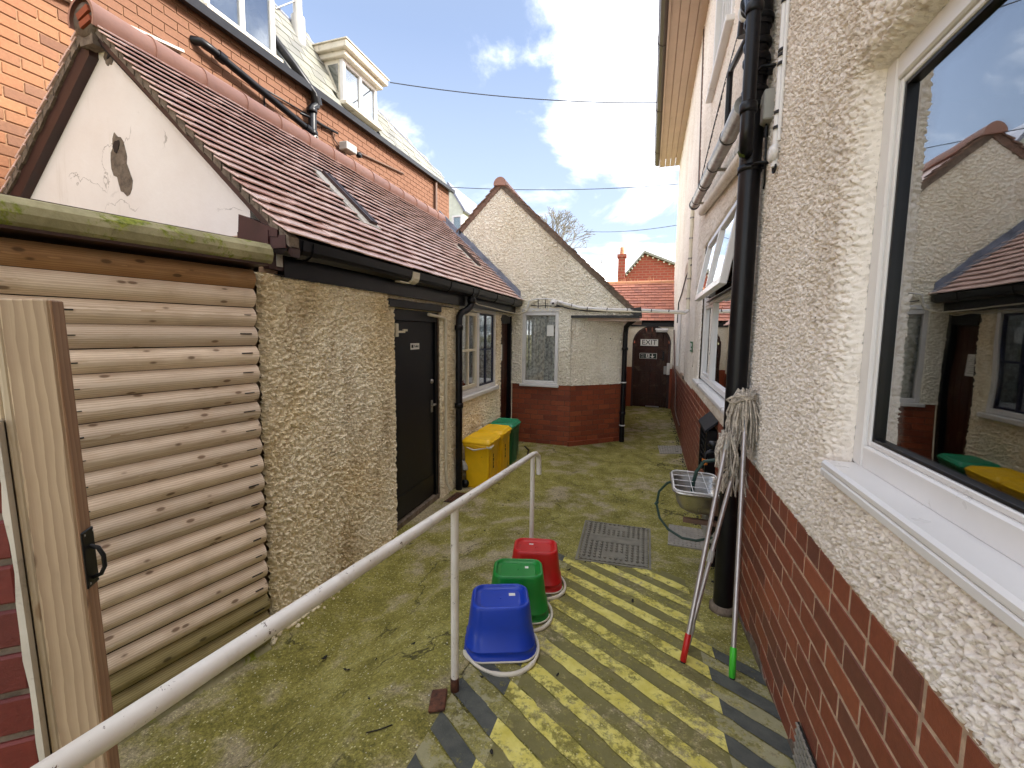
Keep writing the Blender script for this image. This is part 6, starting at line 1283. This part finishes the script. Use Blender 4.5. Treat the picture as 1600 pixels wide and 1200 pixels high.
# ================================================================== BINS
def wbin(cx, cy, body, lid, label, h=.56, torn=False, rz=0, ink=True):
    fr = Frame((cx, cy, 0), rz); z0 = G(cx, cy); t = Thing('waste_bin', label, 'bin', (0, 0, z0), fr, group='small lidded bins standing along the outbuilding wall')
    sx, sy = .165, .192; S = lambda k, z, r=.03: rrect(-sx*k, sx*k, -sy*k, sy*k, r, z0+z, 4)
    mb = MB(); loft(mb, [S(.80, .012), S(.82, .0), S(.84, .02), S(.93, .30), S(.985, h-.06), S(1.03, h-.055), S(1.05, h-.02), S(1.0, h-.018)], True, True); t.part('body', mb, body)
    mb = MB(); loft(mb, [S(1.06, h-.02), S(1.085, h-.014), S(1.085, h+.004), S(1.05, h+.012), S(.93, h+.040), S(.86, h+.046), S(.80, h+.036)], True, True); l_ = t.part('lid', mb, lid)
    mb = MB(); mb.box((sx*.3, -.16, h+z0+.0), (sx*1.16, .16, z0+h+.012), ch=.004); mb.tube([(-sx*1.1, -.14, z0+h), (-sx*1.1, .14, z0+h)], .014, 10); t.part('lid_handle', mb, lid, l_)
    mb = MB(); mb.box((sx*.97, -.13, z0+.08), (sx*1.0, -.10, z0+h-.09)); mb.box((sx*.97, .10, z0+.08), (sx*1.0, .13, z0+h-.09)); t.part('rib', mb, body)
    for yy in (-.19, .19):
        mb = MB(); mb.lathe([(0, -.018), (.045, -.018), (.05, 0), (.045, .018), (0, .018)], (-sx*.86, yy*.95, z0+.052), 16, axis='y'); t.part('wheel', mb, M_blackplastic)
    if ink:
        mb = MB()
        for k, (a, b_) in enumerate(((.36, .40), (.31, .345), (.26, .30), (.22, .25))): x = sx*(.93+.06*(a-.3)/.26)+.002; mb.box((x, -.03+.004*k, z0+a), (x+.004, -.018+.004*k+.012*(k % 2), z0+b_))
        t.part('marking', mb, M_inkk)
    if torn:
        mb = MB(); mb.tube([(-sx*.7, -sy*1.06, z0+h-.06), (-.02, -sy*1.075, z0+h-.085), (sx*.75, -sy*1.07, z0+h-.05)], [.004, .012, .005], 6); mb.tube([(sx*.8, -sy*1.05, z0+h-.04), (sx*1.05, -sy*.9, z0+h-.05), (sx*1.12, -sy*.5, z0+h-.035)], [.012, .02, .008], 6); t.part('bag_edge', mb, M_handle)
    return t
wbin(-1.785, 4.63, M_yel, M_yel, 'yellow lidded bin nearest the black downpipe, pale bag edge showing', torn=True)
wbin(-1.785, 5.09, M_yel, M_yel, 'yellow lidded bin in the middle, between the other yellow bin and the green bin')
wbin(-1.80, 5.60, M_bing, M_bingl, 'dark green lidded bin at the far end of the row', h=.55, ink=False)
mb = MB(); mb.tube([(-1.55, 5.9, .01), (-1.6, 6.2, .012), (-1.72, 6.4, .012)], .012, 6); solo('ground_cable', mb, M_blackplastic, 'short black hose end on the ground behind the green bin', 'hose', (-1.6, 6.2, 0))
# ================================================================== LEAVES AND CRUMBS
lf = []
for k in range(4):
    rd = random.Random(40+k); mb = MB(); n = 9; P = []
    for i in range(n): a = 2*math.pi*i/n; r_ = .015*(1+.35*math.sin(2*a+k)+rd.uniform(-.2, .2)); P.append((r_*math.cos(a), r_*.62*math.sin(a), .004+.006*abs(math.cos(a))+rd.uniform(0, .003)))
    mb.add(P+[(0, 0, .009)], [(i, (i+1) % n, n) for i in range(n)]); me = mb.mesh('dead_leaf'); me.materials.append(M_leaf); lf.append(me)
spots = [(-1.592, 1.745, 1.2), (-1.37, 1.65, 1.0), (-1.23, 1.70, .5), (-1.062, 1.78, .8), (-1.05, 1.4, .5), (.02, 2.55, 1.0), (-.42, 2.83, .9), (-.33, 3.0, .8), (-.1, 3.0, .8), (.1, 2.95, .6), (-1.3, 4.2, .9), (-1.32, 4.05, .9), (-1.28, 3.4, .9), (-1.34, 3.32, .6), (-.25, 5.3, 1), (.05, 5.0, .7), (-.45, 1.28, .7), (-.3, 1.75, .6), (-.62, 1.62, .6)]
rd = random.Random(77)
for k in range(46): spots.append((rd.uniform(-.15, .65), rd.uniform(4.4, 10.3), rd.uniform(.5, 1.2)))
for k in range(16): spots.append((rd.uniform(-1.5, .3), rd.uniform(3.1, 6.4), rd.uniform(.4, .8)))
for k in range(14): spots.append((rd.uniform(.55, .66), rd.uniform(4.2, 7.5), rd.uniform(.7, 1.3)))
for i, (x, y, s_) in enumerate(spots):
    o = bpy.data.objects.new('dead_leaf', lf[i % 4]); COL.objects.link(o); o.location = (x, y, G(x, y)+.001); o.rotation_euler = (0, 0, rd.uniform(0, 6.28)); o.scale = (s_, s_, s_*1.2)
    o['label'] = 'small dark dead leaf lying on the mossy concrete'; o['category'] = 'leaf'; o['group'] = 'dead leaves scattered over the yard'
mb = MB()
for k in range(900):
    x = rd.uniform(-1.95, .6); y = rd.uniform(.9, 6.5); r_ = rd.uniform(.0015, .0045); z = G(x, y)
    mb.add([(x-r_, y, z), (x, y-r_, z), (x+r_, y, z), (x, y+r_, z), (x, y, z+r_)], [(0, 1, 4), (1, 2, 4), (2, 3, 4), (3, 0, 4)])
mb = MB()
for k in range(420):
    y = rd.uniform(2.9, 10.6); p = H.w((-abs(rd.gauss(0, .028))-.012, y, 0)); r_ = rd.uniform(.004, .014); z = G(p.x, p.y)
    mb.lathe([(0, -r_*.5), (r_, 0), (r_*.5, r_*.5), (0, r_*.55)], (p.x, p.y, z), 5, smooth=False)
solo('wall_foot_debris', mb, M_leaf, 'dark crumbs and moss debris along the foot of the house wall', 'debris', (.62, 5, 0), kind='stuff')
mb = MB()
for k in range(900):
    x = rd.uniform(-1.95, .6); y = rd.uniform(.9, 6.5); r_ = rd.uniform(.0015, .0045); z = G(x, y)
    mb.add([(x-r_, y, z), (x, y-r_, z), (x+r_, y, z), (x, y+r_, z), (x, y, z+r_)], [(0, 1, 4), (1, 2, 4), (2, 3, 4), (3, 0, 4)])
solo('fine_grit', mb, M_flash, 'fine pale grit scattered over the mossy concrete', 'grit', (0, 3, 0), kind='stuff')
mb = MB(); mb.tube([(-.93, 1.22, G(-.93, 1.22)+.004), (-.88, 1.24, G(-.88, 1.24)+.006), (-.85, 1.27, G(-.85, 1.27)+.004)], .0025, 5); solo('twig', mb, M_leaf, 'short dark twig lying on the moss below the near handrail post', 'twig', (-.9, 1.24, G(-.9, 1.24)))
print('objects', len(bpy.data.objects), 'tris', sum(len(o.data.loop_triangles) if False else sum(len(p.vertices)-2 for p in o.data.polygons) for o in COL.objects if o.type == 'MESH' and len(o.data.polygons) < 3000))
